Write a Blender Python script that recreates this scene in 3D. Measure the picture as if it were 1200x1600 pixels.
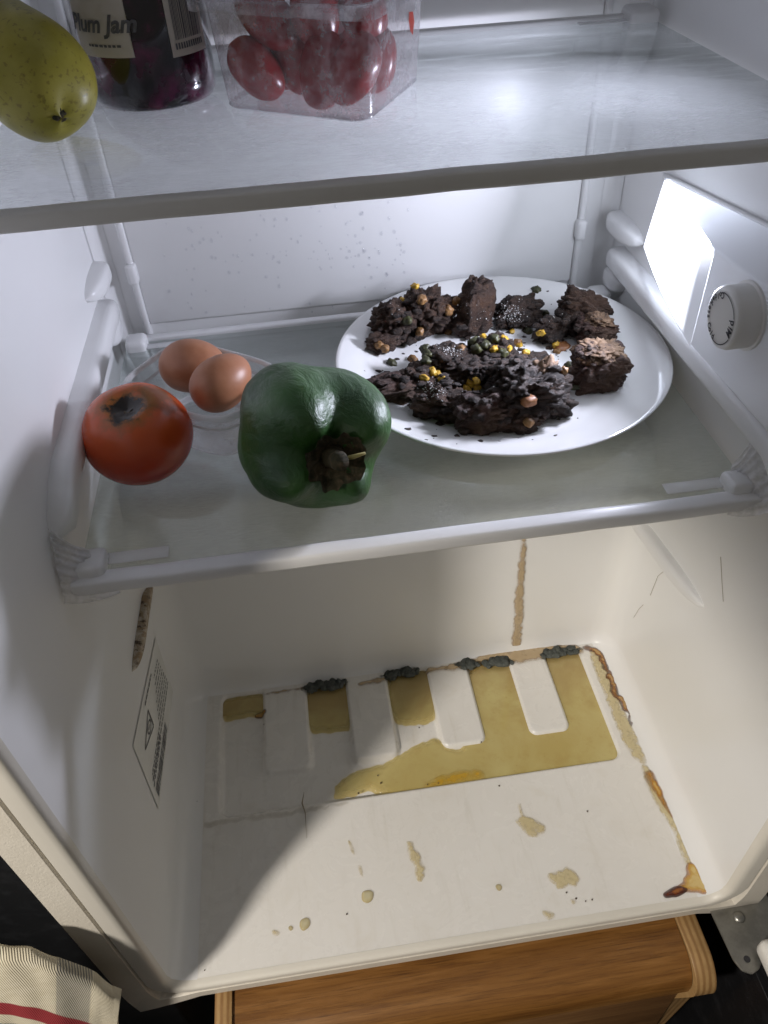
import bpy, bmesh, math, random
import numpy as np
from mathutils import Vector, Matrix, noise
random.seed(7); np.random.seed(7)
for o in list(bpy.data.objects): bpy.data.objects.remove(o)
S = bpy.context.scene
COL = S.collection
# ------------------------------------------------------------------ camera
YAW, PITCH, ROLL = 0.0976, 0.7464, -0.0568
CAM = Vector((0.1567, -0.3637, 0.6725)); FPX = 1218.8
cy, sy, cp, sp = math.cos(YAW), math.sin(YAW), math.cos(PITCH), math.sin(PITCH)
FWD = Vector((sy*cp, cy*cp, -sp)); r0 = Vector((cy, -sy, 0)); u0 = r0.cross(FWD)
RGT = r0*math.cos(ROLL) + u0*math.sin(ROLL); UPV = -r0*math.sin(ROLL) + u0*math.cos(ROLL)
cd = bpy.data.cameras.new('camera'); cam = bpy.data.objects.new('camera', cd); COL.objects.link(cam)
cd.sensor_fit = 'VERTICAL'; cd.sensor_height = 36; cd.sensor_width = 27
cd.lens = 36*FPX/1600; cd.clip_start = 0.01; cd.clip_end = 50
m3 = Matrix((RGT, UPV, -FWD)).transposed()
cam.matrix_world = Matrix.Translation(CAM) @ m3.to_4x4()
S.camera = cam
S.render.resolution_x, S.render.resolution_y = 768, 1024
# ------------------------------------------------------------------ world, light, exposure
w = bpy.data.worlds.new('World'); S.world = w; w.use_nodes = True
w.node_tree.nodes['Background'].inputs[0].default_value = (1.0, 0.95, 0.89, 1)
w.node_tree.nodes['Background'].inputs[1].default_value = 0.125
ld = bpy.data.lights.new('kitchen_spot_light', 'SPOT'); ld.spot_size = math.radians(29); ld.spot_blend = .38
ld.shadow_soft_size = 0.065; ld.energy = 72; ld.color = (1.0, 0.925, 0.83)
lo = bpy.data.objects.new('kitchen_spot_light', ld); COL.objects.link(lo)
_d = Vector((1.3, 1.0, -1.35)).normalized()
lo.location = Vector((0.21, -0.09, -0.02)) - _d*1.5
lo.rotation_euler = _d.to_track_quat('-Z', 'Y').to_euler()
LAMP_STRENGTH = 12.0
bl = bpy.data.lights.new('fridge_lamp_light', 'AREA'); bl.shape = 'RECTANGLE'; bl.size = .036; bl.size_y = .030
bl.energy = 1.05; bl.color = (.80, .82, 1.0); bl.spread = math.radians(156)
bo = bpy.data.objects.new('fridge_lamp_light', bl); COL.objects.link(bo)
bo.location = (.4115, .128, .4325); bo.rotation_euler = Vector((-.96, -.14, .24)).to_track_quat('-Z', 'Y').to_euler()
S.view_settings.view_transform = 'Standard'; S.view_settings.look = 'None'
S.view_settings.exposure = 0.0; S.view_settings.gamma = 1.0
S.render.engine = 'CYCLES'
S.cycles.max_bounces = 7; S.cycles.transparent_max_bounces = 16
S.cycles.diffuse_bounces = 4; S.cycles.caustics_reflective = False; S.cycles.caustics_refractive = False
S.cycles.sample_clamp_indirect = 4; S.cycles.adaptive_threshold = 0.03

# ------------------------------------------------------------------ helpers
def at(x, y, axis, val):
    """point of the plane axis=val that lies on the photograph's ray x, y"""
    d = FWD*FPX + RGT*(x-600) - UPV*(y-800)
    t = (val-CAM[axis])/d[axis]
    return CAM + d*t
def put(name, me, mat, parent=None, smooth=True):
    o = bpy.data.objects.new(name, me); COL.objects.link(o)
    if mat is not None: me.materials.append(mat)
    if smooth:
        for p in me.polygons: p.use_smooth = True
    if parent is not None: o.parent = parent
    return o
def mk(name, v, f, mat, parent=None, smooth=True):
    me = bpy.data.meshes.new(name); me.from_pydata([tuple(p) for p in v], [], f); me.update()
    return put(name, me, mat, parent, smooth)
def tag(o, label, cat, group=None, kind=None):
    o['label'] = label; o['category'] = cat
    if group: o['group'] = group
    if kind: o['kind'] = kind
    return o
def thing(name, label, cat, loc=(0, 0, 0), group=None):
    o = bpy.data.objects.new(name, None); COL.objects.link(o); o.location = loc
    o.empty_display_size = 0.01
    return tag(o, label, cat, group)
def box(name, lo_, hi, mat, parent=None, bev=0.0, seg=3, M=None):
    bm = bmesh.new(); bmesh.ops.create_cube(bm, size=1)
    for v in bm.verts:
        v.co = Vector([lo_[i] + (v.co[i]+.5)*(hi[i]-lo_[i]) for i in range(3)])
    if bev: bmesh.ops.bevel(bm, geom=list(bm.edges), offset=bev, segments=seg, profile=.5, affect='EDGES')
    if M is not None: bm.transform(M)
    me = bpy.data.meshes.new(name); bm.to_mesh(me); bm.free()
    o = put(name, me, mat, parent)
    return o
def loft(name, rings, mat, parent=None, cap0=False, cap1=False, closed=True, smooth=True):
    n = len(rings[0]); v = [p for r in rings for p in r]; f = []
    for i in range(len(rings)-1):
        for j in range(n if closed else n-1):
            k = (j+1) % n
            f.append((i*n+j, i*n+k, (i+1)*n+k, (i+1)*n+j))
    if cap0: f.append(tuple(reversed(range(n))))
    if cap1: f.append(tuple((len(rings)-1)*n+j for j in range(n)))
    return mk(name, v, f, mat, parent, smooth)
def lathe(name, prof, mat, parent=None, n=64, M=None, wob=None):
    rings = []
    for (r, z) in prof:
        ring = []
        for j in range(n):
            a = 2*math.pi*j/n
            p = Vector((r*math.cos(a), r*math.sin(a), z))
            if wob: p = wob(p, a)
            ring.append(M @ p if M is not None else p)
        rings.append(ring)
    return loft(name, rings, mat, parent)
def fix_normals(o):
    bm = bmesh.new(); bm.from_mesh(o.data); bmesh.ops.recalc_face_normals(bm, faces=bm.faces); bm.to_mesh(o.data); bm.free()
def autosmooth(o, ang=35):
    me = o.data; bm = bmesh.new(); bm.from_mesh(me)
    for e in bm.edges:
        if len(e.link_faces) == 2 and e.calc_face_angle(0) > math.radians(ang): e.smooth = False
    bm.to_mesh(me); bm.free()
    return o

# ------------------------------------------------------------------ materials
class NT:
    def __init__(s, name):
        s.m = bpy.data.materials.new(name); s.m.use_nodes = True
        s.t = s.m.node_tree; s.t.nodes.clear()
        s.out = s.n('ShaderNodeOutputMaterial')
    def n(s, k, **kw):
        x = s.t.nodes.new(k)
        for a, b in kw.items(): setattr(x, a, b)
        return x
    def l(s, a, b): s.t.links.new(a, b)
    def coord(s, kind='Object'): return s.n('ShaderNodeTexCoord').outputs[kind]
    def noise(s, scale, detail=4, rough=.55, co=None, dist=0):
        x = s.n('ShaderNodeTexNoise'); x.inputs['Scale'].default_value = scale
        x.inputs['Detail'].default_value = detail; x.inputs['Roughness'].default_value = rough
        x.inputs['Distortion'].default_value = dist
        s.l(co if co is not None else s.coord(), x.inputs['Vector']); return x.outputs['Fac']
    def ramp(s, fac, stops):
        r = s.n('ShaderNodeValToRGB'); e = r.color_ramp.elements
        while len(e) < len(stops): e.new(.5)
        for el, (p, c) in zip(e, stops):
            el.position = p; el.color = (*c, 1) if len(c) == 3 else c
        s.l(fac, r.inputs[0]); return r.outputs[0]
    def mapr(s, fac, a, b, c, d):
        x = s.n('ShaderNodeMapRange'); x.inputs[1].default_value = a; x.inputs[2].default_value = b
        x.inputs[3].default_value = c; x.inputs[4].default_value = d; s.l(fac, x.inputs[0]); return x.outputs[0]
    def mix(s, fac, a, b, mode='MIX'):
        x = s.n('ShaderNodeMix', data_type='RGBA', blend_type=mode)
        for i, q in ((0, fac), (6, a), (7, b)):
            if isinstance(q, (int, float)): x.inputs[i].default_value = q
            elif isinstance(q, tuple): x.inputs[i].default_value = (*q, 1)
            else: s.l(q, x.inputs[i])
        return x.outputs[2]
    def bump(s, h, strength=.3, dist=.001):
        b = s.n('ShaderNodeBump'); b.inputs['Strength'].default_value = strength
        b.inputs['Distance'].default_value = dist; s.l(h, b.inputs['Height']); return b.outputs[0]
    def prin(s, col=None, rough=.4, normal=None, **kw):
        p = s.n('ShaderNodeBsdfPrincipled')
        if isinstance(col, tuple): p.inputs['Base Color'].default_value = (*col, 1)
        elif col is not None: s.l(col, p.inputs['Base Color'])
        if isinstance(rough, (int, float)): p.inputs['Roughness'].default_value = rough
        else: s.l(rough, p.inputs['Roughness'])
        if normal is not None: s.l(normal, p.inputs['Normal'])
        for k, v in kw.items():
            k = k.replace('_', ' ')
            if isinstance(v, (int, float, tuple)): p.inputs[k].default_value = v
            else: s.l(v, p.inputs[k])
        return p.outputs[0]
    def schlick(s, f0=.04, f1=.9, back=1.0):
        lw = s.n('ShaderNodeLayerWeight'); lw.inputs[0].default_value = .5
        pw = s.n('ShaderNodeMath', operation='POWER'); s.l(lw.outputs['Facing'], pw.inputs[0]); pw.inputs[1].default_value = 4.5
        f = s.mapr(pw.outputs[0], 0, 1, f0, f1)
        if back < 1:
            g = s.n('ShaderNodeNewGeometry'); b = s.mapr(g.outputs['Backfacing'], 0, 1, 1, back)
            m = s.n('ShaderNodeMath', operation='MULTIPLY'); s.l(f, m.inputs[0]); s.l(b, m.inputs[1]); f = m.outputs[0]
        return f
    def done(s, sh): s.l(sh, s.out.inputs[0]); return s.m

def plastic(name, col, rough=.3, var=.05, bump=.03, scale=60, dirt=0.0):
    k = NT(name); n1 = k.noise(9, 5); n2 = k.noise(scale*6, 3)
    c = k.mix(k.mapr(n1, .35, .7, 0, 1), tuple(q*(1-var) for q in col), col)
    if dirt:
        n3 = k.noise(35, 8, .7)
        c = k.mix(k.mapr(n3, .58, .78, 0, dirt), c, (.34, .29, .2))
    return k.done(k.prin(c, k.mapr(n1, .2, .8, rough*.9, rough*1.12), k.bump(n2, bump, .0006)))
M = {}
def liner_mat():
    k = NT('liner_white_plastic'); n1 = k.noise(5, 5); n2 = k.noise(22, 8, .7, dist=.7); n3 = k.noise(260, 4, .7)
    mp = k.n('ShaderNodeMapping'); mp.inputs['Scale'].default_value = (1, 1, .12); k.l(k.coord(), mp.inputs[0]); n5 = k.noise(45, 6, .65, mp.outputs[0])
    c = k.mix(k.mapr(n1, .35, .7, 0, 1), (.80, .80, .80), (.775, .775, .765))
    return k.done(k.prin(c, .30, k.bump(n1, .02, .001)))
M['liner'] = liner_mat()
def pan_mat():
    k = NT('floor_pan_plastic'); n1 = k.noise(7, 6, .6); n2 = k.noise(28, 8, .72, dist=.6); n3 = k.noise(210, 4, .7); n4 = k.noise(900, 2)
    mp = k.n('ShaderNodeMapping'); mp.inputs['Scale'].default_value = (9, 1, 1); k.l(k.coord(), mp.inputs[0]); n5 = k.noise(14, 5, .6, mp.outputs[0])
    c = k.mix(k.mapr(n1, .35, .7, 0, 1), (.79, .775, .745), (.76, .74, .70))
    c = k.mix(k.mapr(n2, .56, .74, 0, .22), c, (.52, .46, .34)); c = k.mix(k.mapr(n5, .56, .75, 0, .20), c, (.42, .38, .30))
    c = k.mix(k.mapr(n3, .70, .76, 0, .5), c, (.30, .25, .17))
    r = k.mapr(n2, .3, .75, .16, .42)
    return k.done(k.prin(c, r, k.bump(n4, .02, .0004)))
M['pan'] = pan_mat()
M['trim'] = plastic('white_moulded_plastic', (.80, .80, .80), .35, .04, .03)
M['trim_warm'] = plastic('shelf_trim_plastic', (.76, .745, .70), .36, .07, .03, dirt=.10)
M['knob'] = plastic('dial_plastic', (.74, .73, .70), .32, .03, .02)
M['print'] = plastic('black_print', (.03, .03, .035), .5, 0, 0)
M['gasket'] = plastic('flange_plastic', (.70, .67, .60), .4, .06, .04, dirt=.10)

def textured_steel():
    k = NT('embossed_painted_steel'); n = k.noise(420, 3, .6, dist=.6); n2 = k.noise(20, 4)
    c = k.mix(k.mapr(n2, .4, .7, 0, 1), (.66, .62, .54), (.72, .68, .60))
    return k.done(k.prin(c, .38, k.bump(n, .35, .0009)))
M['steel'] = textured_steel()

def glass_shelf_mat(name, tint, haze):
    k = NT(name)
    tr = k.n('ShaderNodeBsdfTransparent'); tr.inputs[0].default_value = (*tint, 1)
    gl = k.n('ShaderNodeBsdfGlossy'); gl.inputs[0].default_value = (.95, 1, .99, 1)
    mp = k.n('ShaderNodeMapping'); mp.inputs['Scale'].default_value = (1, 7, 1); mp.inputs['Rotation'].default_value = (0, 0, .5)
    k.l(k.coord(), mp.inputs[0])
    n1 = k.noise(14, 6, .65, mp.outputs[0]); n2 = k.noise(160, 5, .7, mp.outputs[0]); n3 = k.noise(18, 5)
    rr = k.mapr(n1, .35, .75, .05, .24); k.l(rr, gl.inputs['Roughness'])
    df0 = k.n('ShaderNodeBsdfDiffuse'); df0.inputs[0].default_value = (.77, .785, .79, 1); dt = k.n('ShaderNodeBsdfTranslucent'); dt.inputs[0].default_value = (.77, .79, .80, 1)
    df = k.n('ShaderNodeMixShader'); df.inputs[0].default_value = .5; k.l(df0.outputs[0], df.inputs[1]); k.l(dt.outputs[0], df.inputs[2])
    fr = k.schlick(.05, .95, .25)
    mul = k.n('ShaderNodeMath', operation='MULTIPLY'); k.l(n2, mul.inputs[0]); k.l(n3, mul.inputs[1])
    hz = k.mapr(mul.outputs[0], .14, .42, haze*.55, haze*1.6)
    a = k.n('ShaderNodeMixShader'); k.l(hz, a.inputs[0]); k.l(tr.outputs[0], a.inputs[1]); k.l(df.outputs[0], a.inputs[2])
    b = k.n('ShaderNodeMixShader'); k.l(fr, b.inputs[0]); k.l(a.outputs[0], b.inputs[1]); k.l(gl.outputs[0], b.inputs[2])
    return k.done(b.outputs[0])
M['shelf_glass'] = glass_shelf_mat('shelf_glass', (.92, .95, .94), .19)
M['shelf_glass_up'] = glass_shelf_mat('worn_shelf_glass', (.955, .965, .97), .28)

def clear_plastic(name, haze=.1, tint=(.96, .96, .97), rough=.08, wear=40):
    k = NT(name)
    tr = k.n('ShaderNodeBsdfTransparent'); tr.inputs[0].default_value = (*tint, 1)
    gl = k.n('ShaderNodeBsdfGlossy'); gl.inputs['Roughness'].default_value = rough
    df0 = k.n('ShaderNodeBsdfDiffuse'); df0.inputs[0].default_value = (.82, .82, .84, 1); dt = k.n('ShaderNodeBsdfTranslucent'); dt.inputs[0].default_value = (.82, .82, .84, 1)
    df = k.n('ShaderNodeMixShader'); df.inputs[0].default_value = .4; k.l(df0.outputs[0], df.inputs[1]); k.l(dt.outputs[0], df.inputs[2])
    n = k.noise(wear, 6, .7); hz = k.mapr(n, .42, .7, haze*.25, haze*2.2)
    fc = k.schlick(.05, .85)
    a = k.n('ShaderNodeMixShader'); k.l(hz, a.inputs[0]); k.l(tr.outputs[0], a.inputs[1]); k.l(df.outputs[0], a.inputs[2])
    b = k.n('ShaderNodeMixShader'); k.l(fc, b.inputs[0]); k.l(a.outputs[0], b.inputs[1]); k.l(gl.outputs[0], b.inputs[2])
    return k.done(b.outputs[0])
M['tub'] = clear_plastic('clear_tub_plastic', .16, wear=12)
M['punnet'] = clear_plastic('fogged_punnet_plastic', .26, (.97, .95, .96), .12, 70)
M['punnet_rim'] = clear_plastic('punnet_rim_plastic', .28, (.93, .93, .95), .1, 70)
M['tub_rim'] = clear_plastic('tub_rim_plastic', .75, (.95, .95, .96), .2, 9)
def milky(name):
    k = NT(name); t = k.n('ShaderNodeBsdfTransparent'); p = k.prin((.85, .85, .86), .2); m = k.n('ShaderNodeMixShader'); m.inputs[0].default_value = .5
    k.l(t.outputs[0], m.inputs[1]); k.l(p, m.inputs[2]); return k.done(m.outputs[0])
M['milky'] = milky('milky_tub_rim')
M['tape'] = clear_plastic('clear_packing_tape', .80, (.97, .96, .93), .35, 9)

# ------------------------------------------------------------------ dimensions
XL, XR = -0.008, 0.437           # liner walls
YF, YH, YB = -0.150, 0.123, 0.285  # front flange, hump wall, upper back wall
Z1, Z2, ZT, ZH = 0.3292, 0.5439, 0.86, 0.262
RF = 0.020                        # floor fillet

# ------------------------------------------------------------------ refrigerator
fridge = thing('refrigerator', 'white fridge interior with open front, stained base and lit lamp on its wall', 'refrigerator', (0.2145, YF, 0))
FL = Vector(fridge.location)
def fpart(o):
    o.parent = fridge; o.matrix_parent_inverse = Matrix.Translation(-FL); return o

REC = (0.0255, 0.4015, -0.016, 0.1165)
FING = [(0.070, 0.111), (0.155, 0.194), (0.240, 0.279), (0.326, 0.362)]
def sdrr(x, y, x0, x1, y0, y1, r):
    cx, cy_ = (x0+x1)/2, (y0+y1)/2
    qx, qy = abs(x-cx)-(x1-x0)/2+r, abs(y-cy_)-(y1-y0)/2+r
    return math.hypot(max(qx, 0), max(qy, 0)) + min(max(qx, qy), 0) - r
def sst(a, b, x):
    t = min(1, max(0, (x-a)/(b-a))); return t*t*(3-2*t)
DEP = 0.0062
def fh(x, y):
    """height of the floor pan"""
    d = sdrr(x, y, *REC, .010)
    h = 1 - sst(-.0045, 0.0005, d)            # 1 inside the recess
    for (a, b) in FING:
        df = sdrr(x, y, a, b, .024, .16, .006)
        h *= sst(-.0005, .0045, df)
    z = -DEP*h
    z += .0002*math.sin(x*9)*math.sin(y*11)
    return z
# floor pan
xs = np.linspace(XL+RF, XR-RF, 340); ys = np.linspace(YF+.006, YH-RF+.006, 210)
ys = np.linspace(YF+.006, YH-.006, 210)
v = [(x, y, fh(x, y)) for y in ys for x in xs]
nx = len(xs)
f = [(j*nx+i, j*nx+i+1, (j+1)*nx+i+1, (j+1)*nx+i) for j in range(len(ys)-1) for i in range(nx-1)]
fpart(mk('floor_pan', v, f, M['pan']))
# lower walls: U loops swept up through a fillet
RB = 0.006
def uloop(ins, insb, z, rc):
    p = []
    x0, x1, yb = XL+ins, XR-ins, YH-insb
    yy0 = YF+.006
    for t in np.linspace(0, 1, 12): p.append((x0, yy0+(yb-rc-yy0)*t, z))
    for a in np.linspace(0, math.pi/2, 8)[1:]: p.append((x0+rc-rc*math.cos(a), yb-rc+rc*math.sin(a), z))
    for t in np.linspace(0, 1, 14)[1:-1]: p.append((x0+rc+(x1-x0-2*rc)*t, yb, z))
    for a in np.linspace(0, math.pi/2, 8): p.append((x1-rc+rc*math.sin(a), yb-rc+rc*math.cos(a), z))
    for t in np.linspace(0, 1, 12)[1:]: p.append((x1, yb-rc-(yb-rc-yy0)*t, z))
    return p
rings = []
for a in np.linspace(0, math.pi/2, 9):
    rings.append(uloop(RF*(1-math.sin(a)), RB*(1-math.sin(a)), (RF*(1-math.cos(a)) if True else 0)+.0001, .001+.024*math.sin(a)))
for z, rc_ in ((.06, .025), (.12, .025), (.18, .025), (.225, .025), (.24, .018), (ZH-.012, .0012)): rings.append(uloop(0, 0, z, rc_))
fpart(mk('lower_liner_wall', *(lambda R: ([p for r in R for p in r], [(i*len(R[0])+j, i*len(R[0])+j+1, (i+1)*len(R[0])+j+1, (i+1)*len(R[0])+j) for i in range(len(R)-1) for j in range(len(R[0])-1)]))(rings), M['liner']))
# hump over the compressor
prof = [(YH, ZH-.0125)] + [(YH+.014-.014*math.cos(a), ZH-.0125+.014*math.sin(a)) for a in np.linspace(.15, math.pi/2, 7)] + [(YB-.03, ZH+.003)] + [(YB-.03+.03*math.sin(a), ZH+.033-.03*math.cos(a)) for a in np.linspace(.2, math.pi/2, 6)] + [(YB, ZT)]
rr_ = [[(x, y, z) for (y, z) in prof] for x in (XL-.001, .1, .2, .3, XR+.001)]
fpart(loft('back_wall', rr_, M['liner'], closed=False))
# upper side walls and top
for nm, x in (('left_liner_wall', XL), ('right_liner_wall', XR)):
    g = [[(x, y, z) for y in np.linspace(YF+.006, YB, 8)] for z in np.linspace(ZH-.012, ZT, 8)]
    fpart(loft(nm, g, M['liner'], closed=False))
fpart(mk('top_liner_wall', [(XL, YF+.006, ZT), (XR, YF+.006, ZT), (XR, YB, ZT), (XL, YB, ZT)], [(0, 1, 2, 3)], M['liner']))
# corner fillets upper back
for nm, sx, x in (('corner_fillet', 1, XL), ('corner_fillet', -1, XR)):
    R = .012
    g = [[(x+sx*(R-R*math.cos(a)) , YB-R+R*math.sin(a), z) for a in np.linspace(0, math.pi/2, 7)] for z in (ZH, ZT)]
    fpart(loft(nm, [[(px+sx*.0004, py-.0004, pz) for (px, py, pz) in r] for r in g], M['liner'], closed=False))

# door flange and cabinet edge: a profile swept along the opening
def upath():
    p = []; r = .0195; zt = ZT
    for z in np.linspace(zt, r, 14): p.append((Vector((XL, z)), Vector((-1, 0)), 1.0))
    for a in np.linspace(0, math.pi/2, 9)[1:]:
        p.append((Vector((XL+r-r*math.cos(a), r-r*math.sin(a))), Vector((-math.cos(a), -math.sin(a))), 1.0+(.5-1)*math.sin(a)))
    for t in np.linspace(0, 1, 12)[1:-1]: p.append((Vector((XL+r+(XR-XL-2*r)*t, 0)), Vector((0, -1)), .5))
    for a in np.linspace(math.pi/2, 0, 9):
        p.append((Vector((XR-r+r*math.cos(a), r-r*math.sin(a))), Vector((math.cos(a), -math.sin(a))), 1.0+(.5-1)*math.sin(a)))
    for z in np.linspace(r, zt, 14)[1:]: p.append((Vector((XR, z)), Vector((1, 0)), 1.0))
    return p
def frame_sweep(name, prof, mat, square=False):
    R = []
    for (q, n_, s_) in upath():
        ring = []
        for (o, y) in prof:
            pt = q + n_*o*s_
            if square:   # outer steel edge keeps a nearly square corner
                k = 1 - abs(abs(n_.x)-abs(n_.y))
                pt = q + n_*o*s_ + Vector((math.copysign(1, n_.x) if abs(n_.x) > 1e-6 else 0, -1 if abs(n_.y) > 1e-6 else 0))*k*o*.62*(1 if abs(n_.y) > 1e-6 and abs(n_.x) > 1e-6 else 0)
            ring.append((pt.x, y, pt.y))
        R.append(ring)
    o = loft(name, R, mat, closed=False); autosmooth(o, 40); return fpart(o)
frame_sweep('door_flange', [(-.0003, YF+.0065), (.0003, YF+.0038), (.0014, YF+.0016), (.0032, YF+.0004), (.0060, YF), (.0135, YF), (.0142, YF+.003), (.0142, YF+.02)], M['gasket'])
frame_sweep('cabinet_edge', [(.0150, YF+.02), (.0150, YF+.0012), (.0158, YF-.0006), (.034, YF-.0006), (.0362, YF+.0015), (.0362, YF+.12), (.0362, YB+.04)], M['steel'], square=True)

def grimy():
    k = NT('brown_grimed_plastic'); n = k.noise(70, 7, .75, dist=.8); n2 = k.noise(160, 6, .7)
    c = k.mix(k.mapr(n, .36, .56, 0, 1), (.60, .55, .46), (.30, .21, .12)); c = k.mix(k.mapr(n2, .52, .62, 0, 1), c, (.06, .032, .014))
    return k.done(k.prin(c, .5, k.bump(n2, .4, .001)))
M['grimy'] = grimy()
# support ridges on the walls
def ridge(name, wall, pts, hw, prot, mat, taper=(.3, .6), n=12):
    sx = 1 if wall == 'L' else -1; X0 = XL if wall == 'L' else XR
    P = [Vector(p) for p in pts]; dens = []
    N = 22
    tot = sum((P[i+1]-P[i]).length for i in range(len(P)-1)); rings = []
    for i in range(N+1):
        s_ = tot*i/N; k = 0
        while k < len(P)-2 and s_ > (P[k+1]-P[k]).length: s_ -= (P[k+1]-P[k]).length; k += 1
        d = (P[k+1]-P[k]).normalized(); q = P[k] + d*s_; nrm = Vector((-d.y, d.x))
        t = i/N
        e = min(1, math.sqrt(max(0, 1-max(0, 1-t/taper[0]*1.0)**2))) * min(1, math.sqrt(max(0, 1-max(0, 1-(1-t)/taper[1])**2)))
        ring = []
        for j in range(n+1):
            a = math.pi*j/n
            c, s2 = math.cos(a), math.sin(a)
            ww = hw*max(e, .02)*math.copysign(abs(c)**.6, c); hh = prot*max(e, .02)*abs(s2)**.45
            w2 = q + nrm*ww
            ring.append((X0 + sx*(hh-.0004), w2.x, w2.y))
        rings.append(ring)
    o = loft(name, rings, mat, closed=False); fix_normals(o); return fpart(o)
for W_ in 'LR':
    ridge('support_ridge', W_, [(.262, .367), (.03, .369), (-.012, .352)] if W_ == 'L' else [(.266, .367), (-.03, .370), (-.06, .345)], .0095, .015, M['liner'], (.04, .08))
    ridge('support_nub', W_, [(.280, .392), (.215, .394)], .0085, .014, M['liner'], (.3, .5))
    ridge('support_nub', W_, [(.272, .343), (.235, .345)], .009, .010, M['liner'], (.3, .5))
    dr_ = ridge('drawer_ridge', W_, [(.135, .172), (.02, .181)] if W_ == 'L' else [(.135, .172), (-.005, .197)], .0075 if W_ == 'R' else .0048, .009 if W_ == 'R' else .007, M['trim'] if W_ == 'R' else M['grimy'], (.2, .40) if W_ == 'R' else (.2, .3))
    if W_ == 'L': dr_['label'] = 'brown grime crusted ridge above the sticker'
# back panel, edge strips, clips
box_o = fpart(box('evaporator_panel', (.021, YB-.004, Z1+.004), (.404, YB+.002, ZT-.01), M['liner'], bev=.002))
for x in (.0185, .4065):
    fpart(box('edge_strip', (x-.0028, YB-.008, Z1-.01), (x+.0028, YB+.001, ZT-.01), M['trim'], bev=.002))
    fpart(box('panel_clip', (x-.0045, YB-.012, .374), (x+.0045, YB-.001, .392), M['trim'], bev=.003))

# lamp housing on the right wall
def lamp_mat():
    k = NT('lit_lamp_lens'); co = k.coord()
    sx = k.n('ShaderNodeSeparateXYZ'); k.l(co, sx.inputs[0])
    g1 = k.mapr(sx.outputs[1], .066, .122, 0, 1); g2 = k.mapr(sx.outputs[1], .13, .20, 1, .45)
    gm_ = k.n('ShaderNodeMath', operation='MULTIPLY'); k.l(g1, gm_.inputs[0]); k.l(g2, gm_.inputs[1]); g = gm_.outputs[0]
    e = k.n('ShaderNodeEmission'); e.inputs[0].default_value = (.80, .86, 1, 1)
    ml = k.n('ShaderNodeMath', operation='MULTIPLY'); k.l(g, ml.inputs[0]); ml.inputs[1].default_value = LAMP_STRENGTH
    at_ = k.n('ShaderNodeAttribute'); at_.attribute_name = 'border'; bo_ = k.mapr(at_.outputs['Fac'], 0, .22, 0, 1)
    m3_ = k.n('ShaderNodeMath', operation='MULTIPLY'); k.l(ml.outputs[0], m3_.inputs[0]); k.l(bo_, m3_.inputs[1])
    ad = k.n('ShaderNodeMath', operation='ADD'); k.l(m3_.outputs[0], ad.inputs[0]); ad.inputs[1].default_value = .22
    k.l(ad.outputs[0], e.inputs[1])
    p = k.prin((.8, .82, .86), .25)
    a = k.n('ShaderNodeAddShader'); k.l(e.outputs[0], a.inputs[0]); k.l(p, a.inputs[1])
    return k.done(a.outputs[0])
M['lens'] = lamp_mat()
def housing_mat():
    k = NT('translucent_white_housing'); n = k.noise(300, 3); p = k.prin((.80, .80, .81), .35, k.bump(n, .02, .0005))
    t = k.n('ShaderNodeBsdfTranslucent'); t.inputs[0].default_value = (.80, .82, .86, 1)
    m = k.n('ShaderNodeMixShader'); m.inputs[0].default_value = .14; k.l(p, m.inputs[1]); k.l(t.outputs[0], m.inputs[2]); return k.done(m.outputs[0])
M['housing'] = housing_mat()
MX = .402
# stations along y: (y, x of face, z bottom, z face bottom, z face top, z wall top)
A0 = Vector((.4365, .200, .452)); B0 = Vector((.4365, .214, .392))
C0 = Vector((MX, .050, .4655)); D0 = Vector((MX, .050, .400))
lens_v = []; NL = 24; lens_b = []
for i in range(NL+1):
    t = i/NL; row = []
    top = A0.lerp(C0, t); bot = B0.lerp(D0, t)
    bul = .004*math.sin(math.pi*t)
    for j in range(NL+1):
        s_ = j/NL; p = bot.lerp(top, s_); p.x -= bul*(.6+.4*math.sin(math.pi*s_)); row.append(tuple(p)); lens_b.append(min(1, math.sqrt(max(0, 4*t*(1-t)*1.3))*math.sqrt(max(0, 4*s_*(1-s_)))))
    lens_v.append(row)
lens = fpart(loft('lamp_lens', lens_v, M['lens'], closed=False))
lens.data.attributes.new('border', 'FLOAT', 'POINT').data.foreach_set('value', lens_b)
hv = [(MX, .0498, .400), (MX, .0498, .4655), (MX, -.12, .478), (MX, -.12, .405),       # main face 0-3
      (.4366, .1995, .4525), (.4366, -.12, .500),                                       # wall top 4,5
      (.4366, .214, .3915), (.4366, -.12, .385)]
bm = bmesh.new(); bv = [bm.verts.new(p) for p in hv]
for q in ((0, 1, 2, 3), (1, 4, 5, 2), (0, 3, 7, 6)): bm.faces.new([bv[i] for i in q])
bmesh.ops.recalc_face_normals(bm, faces=bm.faces)
bmesh.ops.bevel(bm, geom=[e for e in bm.edges if len(e.link_faces) == 2], offset=.003, segments=3, profile=.5, affect='EDGES')
me = bpy.data.meshes.new('lamp_housing'); bm.to_mesh(me); bm.free()
hous = fpart(put('lamp_housing', me, M['housing'])); autosmooth(hous, 30)
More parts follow.
